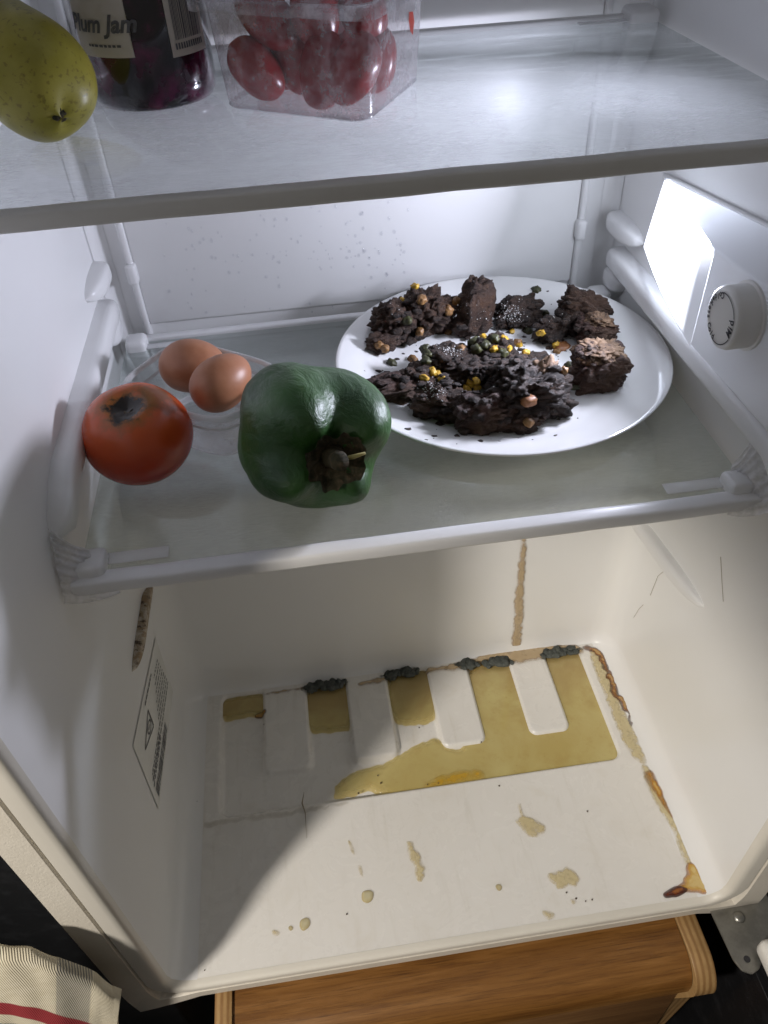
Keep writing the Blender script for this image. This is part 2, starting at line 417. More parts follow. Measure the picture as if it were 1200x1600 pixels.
# thin rim around the lens and on the housing's edges
def tube(name, pts, r, mat, parent=None, n=8, closed=False):
    P = [Vector(p) for p in pts]; rings = []
    for i, p in enumerate(P):
        d = (P[min(i+1, len(P)-1)]-P[max(i-1, 0)]).normalized()
        a = d.orthogonal().normalized() if i == 0 else (rings_a - d*rings_a.dot(d)).normalized()
        rings_a = a; b = d.cross(a)
        rad = r[i] if isinstance(r, (list, tuple)) else r
        rings.append([tuple(p+(a*math.cos(2*math.pi*k/n)+b*math.sin(2*math.pi*k/n))*rad) for k in range(n)])
    return loft(name, rings, mat, parent, cap0=True, cap1=True)
fpart(tube('housing_edge', [(.4355, .2, .4535), (.4355, .05, .4745), (.4355, -.12, .501)], .0016, M['trim']))

# thermostat dial
KC = Vector((MX, .000, .4490)); KR = .0178
km = Matrix.Translation(KC) @ Matrix.Rotation(-math.pi/2, 4, 'Y')   # local +z -> world -x
kprof = [(.0, 0), (KR+.0015, 0), (KR+.0015, .0015), (KR, .002), (KR, .0125), (KR-.0008, .0146), (KR-.003, .0155), (KR-.006, .0157), (0.0001, .0155)]
knob = fpart(lathe('thermostat_dial', kprof, M['knob'], n=72, M=km)); autosmooth(knob, 50)
def letters(txt, size, shear=0.0):
    c = bpy.data.curves.new('t', 'FONT'); c.body = txt; c.size = size; c.align_x = 'CENTER'; c.shear = shear; c.resolution_u = 3
    c.offset = size*.03
    o = bpy.data.objects.new('t', c); COL.objects.link(o)
    bpy.context.view_layer.update()
    me = bpy.data.meshes.new_from_object(o.evaluated_get(bpy.context.evaluated_depsgraph_get()))
    vs = [v_.co.copy() for v_ in me.vertices]; fs = [tuple(p.vertices) for p in me.polygons]
    bpy.data.objects.remove(o); bpy.data.meshes.remove(me); bpy.data.curves.remove(c)
    return vs, fs
V, F = [], []
def add_vf(vs, fs):
    b = len(V); V.extend(vs); F.extend([tuple(i+b for i in q) for q in fs])
# dial axes seen from the front: right = world -y, up = world +z
def dial_pt(x, y, h=.0160): return (KC.x-h, KC.y-x, KC.z+y)
RR = KR*.80
def arc_text(txt, mid_deg, size):
    step = math.degrees(size*.56/RR); n = len(txt)
    for i, ch in enumerate(txt):
        if ch == ' ': continue
        wfac = {'l': .8, 'i': .8, 'r': .9, 'M': 1.2}.get(ch, 1)
        a = math.radians(mid_deg + (i-(n-1)/2)*step)
        vs, fs = letters(ch, size)
        out = []
        for p in vs:
            rr2 = RR - p.y; aa = a + p.x/RR
            out.append(dial_pt(rr2*math.cos(aa), rr2*math.sin(aa)))
        add_vf(out, fs)
arc_text('Mid', 2, .0066); arc_text('Colder', 134, .0050); arc_text('Less Cold', 214, .0050)
def arc_line(a0, a1):
    n = 30; vs = []; fs = []
    for i in range(n+1):
        a = math.radians(a0+(a1-a0)*i/n)
        for r in (RR-.0002, RR+.00035): vs.append(dial_pt(r*math.cos(a), r*math.sin(a)))
    for i in range(n): fs.append((2*i, 2*i+1, 2*i+3, 2*i+2))
    add_vf(vs, fs)
arc_line(26, 104); arc_line(-24, -98)
mk('dial_print', V, F, M['print'], knob, smooth=False)

# rating sticker on the left wall
def paper(name, col, r=.55):
    k = NT(name); n = k.noise(40, 5)
    return k.done(k.prin(k.mix(k.mapr(n, .35, .7, 0, 1), col, tuple(q*.93 for q in col)), r))
M['paper'] = paper('sticker_paper', (.74, .74, .71)); M['ink'] = plastic('grey_ink', (.12, .12, .13), .5, 0, 0)
sc_ = [Vector((XL+.0006, .0938, .1315)), Vector((XL+.0006, .085, .061)), Vector((XL+.0006, -.0404, .0775)), Vector((XL+.0006, -.0318, .1604))]
def stk(u, v_, h=0):   # u along the long side (back to front), v from bottom to top
    p = (sc_[1].lerp(sc_[2], u)).lerp(sc_[0].lerp(sc_[3], u), v_); return (p.x+h, p.y, p.z)
sticker = fpart(mk('rating_sticker', [stk(0, 0), stk(1, 0), stk(1, 1), stk(0, 1)], [(0, 1, 2, 3)], M['paper'], smooth=False))
V, F = [], []
def bar(u0, u1, v0, v1): add_vf([stk(u0, v0, .0004), stk(u1, v0, .0004), stk(u1, v1, .0004), stk(u0, v1, .0004)], [(0, 1, 2, 3)])
u = .38
while u < .93:
    wdt = random.choice((.003, .005, .009)); bar(u, u+wdt, .05, .19); u += wdt+random.choice((.003, .004, .007))
for k_ in range(8):
    vv = .27+k_*.075; u = .05+.01*k_; end = .55 - .035*k_ if k_ > 1 else .9
    while u < end:
        l_ = random.uniform(.015, .05); bar(u, min(u+l_, end), vv, vv+.022); u += l_+.012
for k_ in range(2):
    u = .55
    while u < .9: l_ = random.uniform(.02, .05); bar(u, u+l_, .24+.06*k_, .262+.06*k_); u += l_+.012
tri = [(.60, .80), (.60, .55), (.86, .675)]
for i in range(3):
    a, b = Vector(tri[i]), Vector(tri[(i+1) % 3]); d = (b-a).normalized(); nn = Vector((-d.y, d.x))*.016
    add_vf([stk(*(a+nn*.4), .0004), stk(*(b+nn*.4), .0004), stk(*(b-nn*.6), .0004), stk(*(a-nn*.6), .0004)], [(0, 1, 2, 3)])
for i in range(16):
    a, b = 2*math.pi*i/16, 2*math.pi*(i+1)/16
    add_vf([stk(.675+.06*math.cos(q)*s2, .675+.06*math.sin(q)*s2, .0004) for q, s2 in ((a, 1), (b, 1), (b, .75), (a, .75))], [(0, 1, 2, 3)])
bar(.655, .70, .668, .684)
u = .33
while u < .62: l_ = random.uniform(.02, .05); bar(u, u+l_, .9, .925); u += l_+.01
mk('sticker_print', V, F, M['ink'], sticker, smooth=False)

# ------------------------------------------------------------------ glass shelves
def glass_shelf(z, label, gm, clips, rs, yr):
    t = thing('glass_shelf', label, 'shelf', (0.215, 0, z)); L = Vector(t.location)
    def pp(o): o.parent = t; o.matrix_parent_inverse = Matrix.Translation(-L); return o
    pp(box('glass_pane', (0.002, yr-.001, z-.004), (.431, .260, z), gm, bev=.0006, seg=1))
    # front rail profile (y, z), a lip over the glass and a rounded nose
    pr = [(.013, .0012), (.010, .0030), (.006, .0036), (-.006, .0036), (-.0090, .0028), (-.0104, .0008), (-.0108, -.004), (-.0108, -.0125), (-.0092, -.0155), (-.006, -.0162), (.003, -.0160), (.005, -.0145), (.005, -.0090), (.013, -.0085)]
    rings = []
    for x in np.linspace(-.001, .432, 40):
        wv = .0004*noise.noise(Vector((x*30, z*10, 0)))
        rings.append([(x, yr+(y-.013)*rs+wv, z+(q-.0012)*rs+.0012+wv) for (y, q) in pr])
    o = loft('front_rail', rings, M['trim_warm'] if z > .4 else M['trim'], cap0=True, cap1=True); fix_normals(o); autosmooth(o, 50); pp(o)
    pp(box('back_rail', (.004, .2585, z-.007), (.428, .2665, z+.0035), M['trim'], bev=.002))
    for (cx, cy_, s_) in clips:
        o = box('corner_clip', (cx-.0125*s_, cy_-.0145*s_, z-.008), (cx+.0125*s_, cy_+.0145*s_, z+.0088), M['trim'], bev=.0042, seg=4)
        pp(o)
    # flat glass holder tabs beside the clips
    for (cx, cy_, s_) in clips:
        sg = 1 if cx < .2 else -1; sy_ = 1 if cy_ < .1 else -1
        pp(box('glass_tab', (min(cx, cx+sg*.046), min(cy_, cy_+sy_*.008)-.004*0, z+.0006), (max(cx, cx+sg*.046), max(cy_, cy_+sy_*.010), z+.0016), M['milky'], bev=.0003, seg=1))
    return t
glass_shelf(Z1, 'lower glass shelf holding the plate and pepper, taped at its front corners', M['shelf_glass'], [(.010, -.012, .72), (.422, -.012, .66), (.012, .252, .70), (.421, .252, .70)], .50, -.0165)
glass_shelf(Z2, 'upper scratched glass shelf holding the jar, pear and punnet', M['shelf_glass_up'], [(.012, .258, .8), (.421, .256, .85)], .42, -.0045)

# crumpled tape at the shelf's front corners
def tape(label, w0, w1, r0_, r1_, seed):
    w0, w1, r0_, r1_ = map(Vector, (w0, w1, r0_, r1_)); N_, K_ = 40, 14; v = []
    nrm = (w1-w0).cross(r0_-w0).normalized()
    for i in range(N_+1):
        s_ = i/N_; a = w0.lerp(w1, s_); b = r0_.lerp(r1_, s_)
        for j in range(K_+1):
            t = j/K_; p = a.lerp(b, t)
            h = .0016*abs(math.sin(s_*24+seed+1.5*noise.noise(Vector((t*1.2, s_*3, seed))))) + .0010*noise.noise(Vector((s_*9, t*1.5, seed*3)))
            sag = -.0035*math.sin(math.pi*t)
            p = p + nrm*h + Vector((0, 0, sag)) + Vector((0, noise.noise(Vector((s_*5, t*3, seed)))*.001, 0))
            v.append(tuple(p))
    f = [(i*(K_+1)+j, i*(K_+1)+j+1, (i+1)*(K_+1)+j+1, (i+1)*(K_+1)+j) for i in range(N_) for j in range(K_)]
    return tag(mk('adhesive_tape', v, f, M['tape']), label, 'tape')
tape('crumpled clear tape joining the shelf\'s left front corner to the wall', (XL+.001, -.010, .364), (XL+.001, -.032, .322), (.008, -.006, Z1+.011), (.026, -.0285, Z1-.0075), 1.0)
tape('crumpled yellowed tape wrapped over the shelf\'s right front corner', (XR-.001, .004, .362), (XR-.001, -.038, .330), (.421, -.002, Z1+.011), (.410, -.0285, Z1-.0075), 4.0)

# ------------------------------------------------------------------ condensation on the back wall
bm = bmesh.new()
for i in range(150):
    px = random.uniform(200, 650); py = random.uniform(308, 490)
    if random.random() < .35: px = random.gauss(560, 50); py = random.gauss(400, 25)
    if px < 195 + (py-300)*.25 + 6 or px > 640 or py < 305: continue
    p = at(px, py, 1, YB-.0042)
    r = random.choice((.0006, .0007, .0009, .0012, .0015))
    mt_ = Matrix.Translation(p) @ Matrix.Diagonal((r*random.uniform(.8, 1.1), r*.7, r*random.uniform(.9, 1.5), 1))
    bmesh.ops.create_icosphere(bm, subdivisions=2, radius=1, matrix=mt_)
me = bpy.data.meshes.new('condensation_droplets'); bm.to_mesh(me); bm.free()
def water():
    k = NT('water_bead'); p = k.n('ShaderNodeBsdfPrincipled')
    tr = k.n('ShaderNodeBsdfTransparent'); gl = k.n('ShaderNodeBsdfGlossy'); gl.inputs['Roughness'].default_value = .03
    tr.inputs[0].default_value = (.94, .943, .955, 1)
    k.t.nodes.remove(p); a = k.n('ShaderNodeMixShader'); k.l(k.schlick(.07, .8, .2), a.inputs[0]); k.l(tr.outputs[0], a.inputs[1]); k.l(gl.outputs[0], a.inputs[2])
    return k.done(a.outputs[0])
tag(put('condensation_droplets', me, water()), 'tiny water beads scattered over the white back wall', 'droplets', kind='stuff')

# ------------------------------------------------------------------ stains, spills and mould
def chaikin(P, it=2):
    P = [Vector(p) for p in P]
    for _ in range(it):
        P = [q for i in range(len(P)) for q in (P[i]*.75+P[(i+1) % len(P)]*.25, P[i]*.25+P[(i+1) % len(P)]*.75)]
    return [tuple(p) for p in P]
def dens(poly, step, jit, seed):
    out = []; n = len(poly)
    for i in range(n):
        a, b = Vector(poly[i]), Vector(poly[(i+1) % n]); L = (b-a).length; m = max(1, int(L/step))
        for j in range(m):
            p = a.lerp(b, j/m); q = Vector((p.x*160, p.y*160, seed))
            out.append((p.x+jit*noise.noise(q), p.y+jit*noise.noise(q+Vector((9, 4, 2)))))
    return np.array(out)
def film(name, poly2, to3, mat, height=.0006, step=.0016, jit=.0012, dome=.006, seed=0, parent=None):
    """a thin raised film with the outline poly2 (2-d), lifted to 3-d by to3(a, b, h)"""
    P = dens(chaikin(poly2), step*.8, jit, seed); Q = np.roll(P, -1, axis=0)
    lo_, hi = P.min(0)-step, P.max(0)+step
    gx = np.arange(lo_[0], hi[0]+step, step); gy = np.arange(lo_[1], hi[1]+step, step)
    G = np.array([(x, y) for y in gy for x in gx])
    ins = np.zeros(len(G), bool)
    for a, b in zip(P, Q):
        c = ((a[1] > G[:, 1]) != (b[1] > G[:, 1]))
        with np.errstate(divide='ignore', invalid='ignore'):
            xi = (b[0]-a[0])*(G[:, 1]-a[1])/(b[1]-a[1])+a[0]
        ins ^= c & (G[:, 0] < xi)
    D = np.full(len(G), 1e9); N_ = G.copy()
    for a, b in zip(P, Q):
        ab = b-a; L2 = (ab@ab)+1e-15
        t = np.clip(((G-a)@ab)/L2, 0, 1)[:, None]; c = a+t*ab
        d = np.hypot(*(G-c).T); m = d < D; D[m] = d[m]; N_[m] = c[m]
    nx_ = len(gx); v = []; fa = []; idx = {}; ed = []
    def vid(i):
        if i not in idx:
            idx[i] = len(v)
            if ins[i]: q, d = G[i], D[i]
            else: q, d = N_[i], 0.0
            e = min(1, d/dome); h = height*math.sqrt(1-(1-e)**2)*(1+.25*noise.noise(Vector((q[0]*400, q[1]*400, seed))))
            v.append(tuple(to3(q[0], q[1], max(h, 0)))); ed.append(e)
        return idx[i]
    for j in range(len(gy)-1):
        for i in range(nx_-1):
            c = [j*nx_+i, j*nx_+i+1, (j+1)*nx_+i+1, (j+1)*nx_+i]
            if any(ins[k] for k in c): fa.append(tuple(vid(k) for k in c))
    if not fa: return None
    o = mk(name, v, fa, mat, parent)
    at_ = o.data.attributes.new('edge', 'FLOAT', 'POINT'); at_.data.foreach_set('value', ed)
    return o
def fl3(a, b, h): return (a, b, fh(a, b)+.0005+h)
def px_floor(poly): return [tuple(at(x, y, 2, 0.0)[:2]) for x, y in poly]
def spill_mat(name, stops, rough=.12, scale=60, transp=0.0, nmix=.35, bumpy=.15, edge_alpha=None):
    k = NT(name); a = k.n('ShaderNodeAttribute'); a.attribute_name = 'edge'
    n = k.noise(scale, 6, .65)
    ad = k.n('ShaderNodeMath', operation='ADD'); k.l(a.outputs['Fac'], ad.inputs[0]); k.l(k.mapr(n, .3, .7, -nmix, nmix), ad.inputs[1])
    c = k.ramp(ad.outputs[0], stops)
    p = k.prin(c, rough, k.bump(k.noise(scale*3, 4), bumpy, .0008))
    if transp:
        tr = k.n('ShaderNodeBsdfTransparent'); mx = k.n('ShaderNodeMixShader')
        k.l(k.mapr(ad.outputs[0], 0, 1, *( (transp, transp) if edge_alpha is None else (edge_alpha, transp))), mx.inputs[0])
        k.l(p, mx.inputs[1]); k.l(tr.outputs[0], mx.inputs[2]); return k.done(mx.outputs[0])
    return k.done(p)
def puddle_mat():
    k = NT('cloudy_yellow_liquid'); a = k.n('ShaderNodeAttribute'); a.attribute_name = 'edge'
    n1 = k.noise(16, 6, .6, dist=.5); n2 = k.noise(60, 6, .7); n3 = k.noise(240, 4, .7)
    c = k.mix(k.mapr(n1, .35, .65, 0, 1), (.66, .57, .25), (.57, .45, .16)); c = k.mix(k.mapr(n2, .52, .72, 0, .55), c, (.50, .36, .12))
    c = k.mix(k.mapr(n3, .66, .74, 0, .6), c, (.34, .21, .06))
    sp = k.n('ShaderNodeSeparateXYZ'); k.l(k.coord(), sp.inputs[0])
    ad = k.n('ShaderNodeMath', operation='ADD'); k.l(sp.outputs[1], ad.inputs[0]); k.l(k.mapr(n1, .3, .7, -.03, .03), ad.inputs[1])
    c = k.mix(k.mapr(ad.outputs[0], .055, .10, 0, .75), c, (.44, .31, .13))       # browner sediment towards the back edge
    e = k.mapr(a.outputs['Fac'], 0, .3, .6, 0); c = k.mix(e, c, (.50, .34, .10))
    p = k.prin(c, k.mapr(n2, .3, .7, .04, .14), k.bump(n1, .03, .002), Coat_Weight=.3, Coat_Roughness=.03)
    tr = k.n('ShaderNodeBsdfTransparent'); tr.inputs[0].default_value = (.95, .88, .62, 1); mx = k.n('ShaderNodeMixShader')
    k.l(k.mapr(a.outputs['Fac'], 0, .8, .92, .30), mx.inputs[0]); k.l(p, mx.inputs[1]); k.l(tr.outputs[0], mx.inputs[2]); return k.done(mx.outputs[0])
M['puddle'] = puddle_mat()
M['yolk'] = spill_mat('deep_yellow_residue', [(0, (.50, .36, .10)), (.5, (.62, .40, .03)), (1, (.66, .38, .01))], .2, 90, .45, .5, .2, .95)
M['tan'] = spill_mat('tan_residue', [(0, (.26, .16, .07)), (.4, (.42, .29, .15)), (1, (.50, .38, .23))], .35, 90, .12, .4, .3, .95)
M['pale'] = spill_mat('pale_dried_spill', [(0, (.48, .35, .12)), (.5, (.60, .48, .22)), (1, (.67, .57, .32))], .07, 140, .25, .55, .2, .92)
M['faint'] = spill_mat('faint_tide_mark', [(0, (.40, .33, .20)), (1, (.52, .45, .30))], .2, 120, .72, .3, .1, .9)
M['drop'] = spill_mat('yellow_droplet', [(0, (.44, .34, .11)), (.5, (.60, .51, .24)), (1, (.68, .61, .36))], .04, 120, .40, .15, .03, .45)
M['amber'] = spill_mat('amber_syrup_stain', [(0, (.26, .07, .006)), (.35, (.56, .25, .015)), (.75, (.66, .40, .06)), (1, (.70, .52, .20))], .10, 70, .15, .45, .15, .55)
M['rust'] = spill_mat('burnt_brown_crust', [(0, (.03, .010, .006)), (.35, (.12, .03, .010)), (.8, (.34, .15, .035)), (1, (.48, .30, .12))], .2, 110, .08, .55, .4, .6)
M['rust2'] = spill_mat('orange_brown_syrup', [(0, (.16, .05, .008)), (.35, (.38, .14, .010)), (.8, (.56, .27, .03)), (1, (.62, .40, .12))], .12, 90, .10, .5, .2, .75)
M['darkred'] = spill_mat('dark_red_brown_syrup', [(0, (.035, .006, .004)), (.6, (.10, .016, .006)), (1, (.30, .10, .015))], .08, 90, .02, .35, .2, .35)
def mould_mat():
    k = NT('grey_green_mould'); n = k.noise(420, 6, .75); n2 = k.noise(60, 4)
    c = k.mix(k.mapr(n2, .35, .65, 0, 1), (.040, .046, .042), (.105, .115, .105))
    c = k.mix(k.mapr(n, .55, .75, 0, .7), c, (.26, .28, .25))
    return k.done(k.prin(c, .95, k.bump(n, .8, .0012)))
M['mould'] = mould_mat()
M['mouldfilm'] = spill_mat('thin_mould_film', [(0, (.20, .17, .11)), (.5, (.10, .10, .08)), (1, (.05, .055, .048))], .9, 300, .05, .6, .5, .95)

def puddle(label, poly, z=-.0028, seed=0, grp=None):
    P = [tuple(at(x, y, 2, z)[:2]) for x, y in poly]
    o = film('spilled_liquid', P, lambda a, b, h: (a, b, min(-DEP+.0004+h, z)), M['puddle'], .0040, .0018, .0022, .009, seed)
    return tag(o, label, 'spill', grp)
main_pd = puddle('large pool of cloudy yellow liquid filling the right of the base recess',
       [(515, 1250), (528, 1218), (560, 1200), (600, 1192), (632, 1172), (660, 1156), (690, 1150), (700, 1170), (728, 1165), (728, 1100), (728, 1030), (905, 1005), (925, 1020), (985, 1200), (960, 1208), (780, 1232), (640, 1252), (600, 1246), (575, 1230), (560, 1240)], seed=1)
puddle('shallow yellow patch at the recess\'s far left end', [(325, 1105), (352, 1088), (392, 1082), (420, 1082), (420, 1120), (380, 1118), (350, 1128), (325, 1122)], seed=2)
puddle('yellow patch between the first and second raised ribs', [(470, 1070), (555, 1055), (558, 1137), (520, 1143), (472, 1146)], seed=3)
puddle('yellow patch between the second and third raised ribs', [(598, 1045), (685, 1038), (688, 1122), (655, 1132), (606, 1130)], seed=4)
o = film('yolk_residue', [tuple(at(x, y, 2, -.0028)[:2]) for x, y in [(655, 1228), (690, 1210), (730, 1200), (762, 1205), (758, 1222), (705, 1232), (670, 1236)]], lambda a, b, h: (a, b, -.0021+h), M['yolk'], .0006, .0016, .002, .006, 5)
tag(o, 'bright orange yellow smear at the front of the yellow pool', 'residue')
def film_px(name, label, cat, poly, mat, height=.0008, jit=.0012, dome=.004, step=.0014, seed=0, group=None):
    o = film(name, px_floor(poly), fl3, M[mat], height, step, jit, dome, seed)
    if o is not None: tag(o, label, cat, group)
    return o
film_px('dried_crust', 'thin brown crust along the back edge left of the two middle mould clumps', 'crust', [(560, 1066), (600, 1056), (606, 1066), (560, 1074)], 'tan', .001, .0015, .003, .0013, 11)
film_px('dried_crust', 'wide tan crust along the back edge below the wall streak', 'crust', [(690, 1042), (735, 1030), (770, 1018), (830, 1010), (900, 1006), (918, 1018), (905, 1024), (850, 1030), (800, 1040), (740, 1046), (695, 1052)], 'tan', .0016, .0022, .004, .0014, 12)
film_px('dried_crust', 'narrow tan crust along the back edge above the third rib', 'crust', [(650, 1048), (700, 1038), (706, 1046), (655, 1056)], 'tan', .001, .0016, .003, .0013, 13)
film_px('dried_crust', 'faint brown line along the back edge above the first rib', 'crust', [(412, 1083), (480, 1072), (480, 1077), (412, 1088)], 'tan', .0006, .0010, .003, .0011, 14)
film_px('crumb_residue', 'brown grainy residue at the edge of the leftmost yellow patch', 'residue', [(395, 1114), (405, 1106), (418, 1108), (416, 1116), (400, 1119)], 'rust', .001, .001, .003, .0010, 15)
for lab, poly, m_, sd in [
    ('pale milky film beside the right edge of the recess', [(915, 1015), (935, 1012), (958, 1060), (978, 1115), (1000, 1160), (1015, 1195), (992, 1192), (968, 1150), (945, 1090)], 'pale', 21),
    ('thin yellow dribble running down the right side of the floor', [(1000, 1190), (1018, 1200), (1045, 1255), (1062, 1290), (1082, 1345), (1090, 1362), (1072, 1362), (1058, 1318), (1040, 1280), (1008, 1230)], 'pale', 22)]:
    film_px('dried_spill', lab, 'spill', poly, m_, .0006, .0015, .004, .0013, sd)
film_px('burnt_crust', 'scalloped dark brown crust curving around the recess\'s back right corner', 'crust', [(905, 1012), (925, 1008), (945, 1022), (952, 1045), (962, 1062), (966, 1082), (976, 1090), (986, 1112), (990, 1135), (983, 1138), (978, 1115), (968, 1100), (955, 1085), (950, 1062), (940, 1040), (925, 1018)], 'rust', .0013, .0034, .004, .0010, 23)
film_px('brown_streak', 'rusty orange brown streak halfway down the right floor edge', 'stain', [(1003, 1203), (1022, 1205), (1035, 1232), (1045, 1258), (1056, 1284), (1048, 1280), (1032, 1256), (1010, 1224)], 'rust2', .0012, .0014, .006, .0010, 24)
film_px('amber_stain', 'glossy amber syrup stain in the front right corner of the floor', 'stain', [(1072, 1345), (1090, 1350), (1100, 1372), (1112, 1392), (1108, 1405), (1098, 1396), (1070, 1396), (1040, 1402), (1050, 1390), (1064, 1380), (1072, 1366)], 'amber', .0012, .0015, .005, .0011, 25)
film_px('syrup_blob', 'dark red brown blob at the tip of the amber stain', 'stain', [(1034, 1397), (1045, 1388), (1064, 1384), (1078, 1390), (1062, 1400), (1042, 1406)], 'darkred', .0018, .0010, .004, .0010, 26)
# drops and splashes on the front floor
for lab, poly, m_, hgt in [
    ('fan shaped curdled yellow splash right of the floor\'s centre', [(806, 1258), (816, 1256), (818, 1275), (835, 1278), (857, 1292), (845, 1306), (830, 1314), (818, 1300), (805, 1286), (812, 1276)], 'pale', .0012),
    ('rough edged yellow splash near the front right of the floor', [(855, 1366), (872, 1362), (882, 1350), (898, 1362), (908, 1376), (896, 1386), (876, 1392), (862, 1384)], 'pale', .001),
    ('long pale trickle in the middle of the floor', [(632, 1316), (646, 1314), (654, 1335), (664, 1352), (665, 1372), (655, 1380), (648, 1368), (646, 1350), (638, 1335)], 'pale', .0012),
    ('round yellow drop in the middle front of the floor', [(564, 1400), (568, 1391), (578, 1389), (585, 1396), (583, 1407), (574, 1413), (566, 1410)], 'drop', .0022),
    ('oval yellow drop nearer the front left of the floor', [(467, 1446), (470, 1436), (481, 1433), (486, 1440), (482, 1452), (472, 1457)], 'drop', .002),
    ('small pale drop at the far left of the drops', [(425, 1458), (430, 1451), (437, 1454), (436, 1464), (429, 1467)], 'pale', .001),
    ('slender pale drip above the round yellow drop', [(560, 1352), (565, 1354), (570, 1368), (567, 1374), (562, 1364)], 'pale', .0008),
    ('faint diagonal smear above the slender drip', [(542, 1315), (548, 1312), (556, 1332), (551, 1338)], 'pale', .0006),
    ('tiny drop between the oval drop and the far left drop', [(449, 1450), (454, 1446), (459, 1450), (455, 1456)], 'drop', .001),
    ('small pale splash near the front edge, left of the specks', [(848, 1424), (858, 1420), (868, 1430), (862, 1438), (850, 1436)], 'pale', .0008),
    ('small pale splash near the front edge beside the specks', [(888, 1408), (896, 1404), (902, 1410), (894, 1416)], 'pale', .0008),
    ('pale drop beside the right floor edge below the burnt crust', [(1000, 1150), (1008, 1146), (1012, 1156), (1004, 1163)], 'pale', .0008),
    ('clear drop on the floor right of the long trickle', [(772, 1385), (780, 1381), (786, 1387), (780, 1394)], 'drop', .0012),
    ('faint brown tide mark in front of the recess on the left', [(318, 1285), (360, 1278), (450, 1268), (545, 1252), (545, 1258), (450, 1276), (360, 1286), (318, 1296)], 'faint', .0002),
    ]:
    film_px('dried_drop', lab, 'spill', poly, m_, hgt*(.45 if m_ != 'drop' else .6), .0009 if m_ == 'drop' else .0024, .0035, .0010, sum(poly[0]) % 97)
# dark specks and hair
SPL = ['dark speck at the foot of the left wall below the sticker', 'dark speck in the front left corner of the floor', 'dark speck at the front right corner of the third rib',
 'leftmost of three dark specks near the floor\'s front right', 'middle of three dark specks near the floor\'s front right', 'rightmost of three dark specks near the floor\'s front right',
 'lone dark speck on the clean floor right of the fan shaped splash', 'dark speck on the floor just in front of the orange smear', 'right one of two specks left of the orange smear', 'left one of two specks left of the orange smear',
 'dark speck between the oval and round yellow drops', 'dark speck below the rough edged splash', 'dark speck below the leftmost yellow patch', 'dark speck between second and third ribs in the dry gap',
 'dark speck at the pool\'s left front tip', 'lower of two specks on the pool\'s left part', 'upper of two specks on the pool\'s left part']
sp_ = []
for i, (x, y) in enumerate([(308, 1253), (320, 1516), (752, 1158), (900, 1404), (915, 1408), (925, 1406), (918, 1268), (780, 1228), (685, 1222), (668, 1224), (542, 1428), (885, 1395), (412, 1130), (655, 1135), (560, 1238), (595, 1222), (590, 1210)]):
    p = at(x, y, 2, 0.0); r = random.uniform(.0005, .0009)
    bm = bmesh.new(); bmesh.ops.create_icosphere(bm, subdivisions=2, radius=r)
    for v_ in bm.verts: v_.co *= 1+.3*noise.noise(v_.co*900+Vector((i, 0, 0)))
    me = bpy.data.meshes.new('food_speck'); bm.to_mesh(me); bm.free()
    o = put('food_speck', me, None); o.location = (p.x, p.y, max(fh(p.x, p.y), -.0021)+r*.5)
    sp_.append(tag(o, SPL[i], 'speck', 'dark specks on the fridge floor'))
k = NT('speck_brown'); spm = k.done(k.prin((.06, .035, .02), .6))
for o in sp_: o.data.materials.append(spm)
k = NT('tan_fibre'); M['pulse_fibre'] = k.done(k.prin((.30, .25, .18), .7))
o = tube('hair_strand', [at(475, 1238, 2, .001), at(472, 1255, 2, .001), at(477, 1270, 2, .001), at(478, 1290, 2, .001), at(479, 1310, 2, .0006)], [.0002, .0007, .0004, .0002, .0001], M['pulse_fibre'])
tag(o, 'short dark fibre stuck on the floor in front of the recess', 'fibre')
# tan streak on the lower back wall
yb = YH-.0004
streak = [(814, 832), (824, 832), (823, 870), (820, 905), (819, 935), (820, 955), (816, 985), (812, 1050), (792, 1050), (800, 990), (803, 955), (802, 935), (807, 900), (811, 865)]
P = [(at(x, y, 1, YH).x, at(x, y, 1, YH).z) for x, y in streak]
o = film('dried_streak', P, lambda a, b, h: (a, yb-.0002-h, b), M['tan'], .0007, .0014, .0012, .003, 31)
tag(o, 'long tan drip dried down the lower back wall', 'stain')
HRL = ['bent dark hair on the right wall left of the ridge tip', 'short dark hair low on the right wall near the corner', 'straight dark hair on the right wall right of the ridge tip']
for hi_, pts in enumerate(([(1040, 890), (1028, 900), (1018, 925), (1016, 930)], [(1005, 945), (998, 952), (990, 965)], [(1126, 870), (1128, 910), (1130, 940)])):
    o = tube('hair_strand', [at(x, y, 0, XR-.0005) for x, y in pts], .00016, M['pulse_fibre'])
    tag(o, HRL[hi_], 'hair', 'hairs on the right wall')

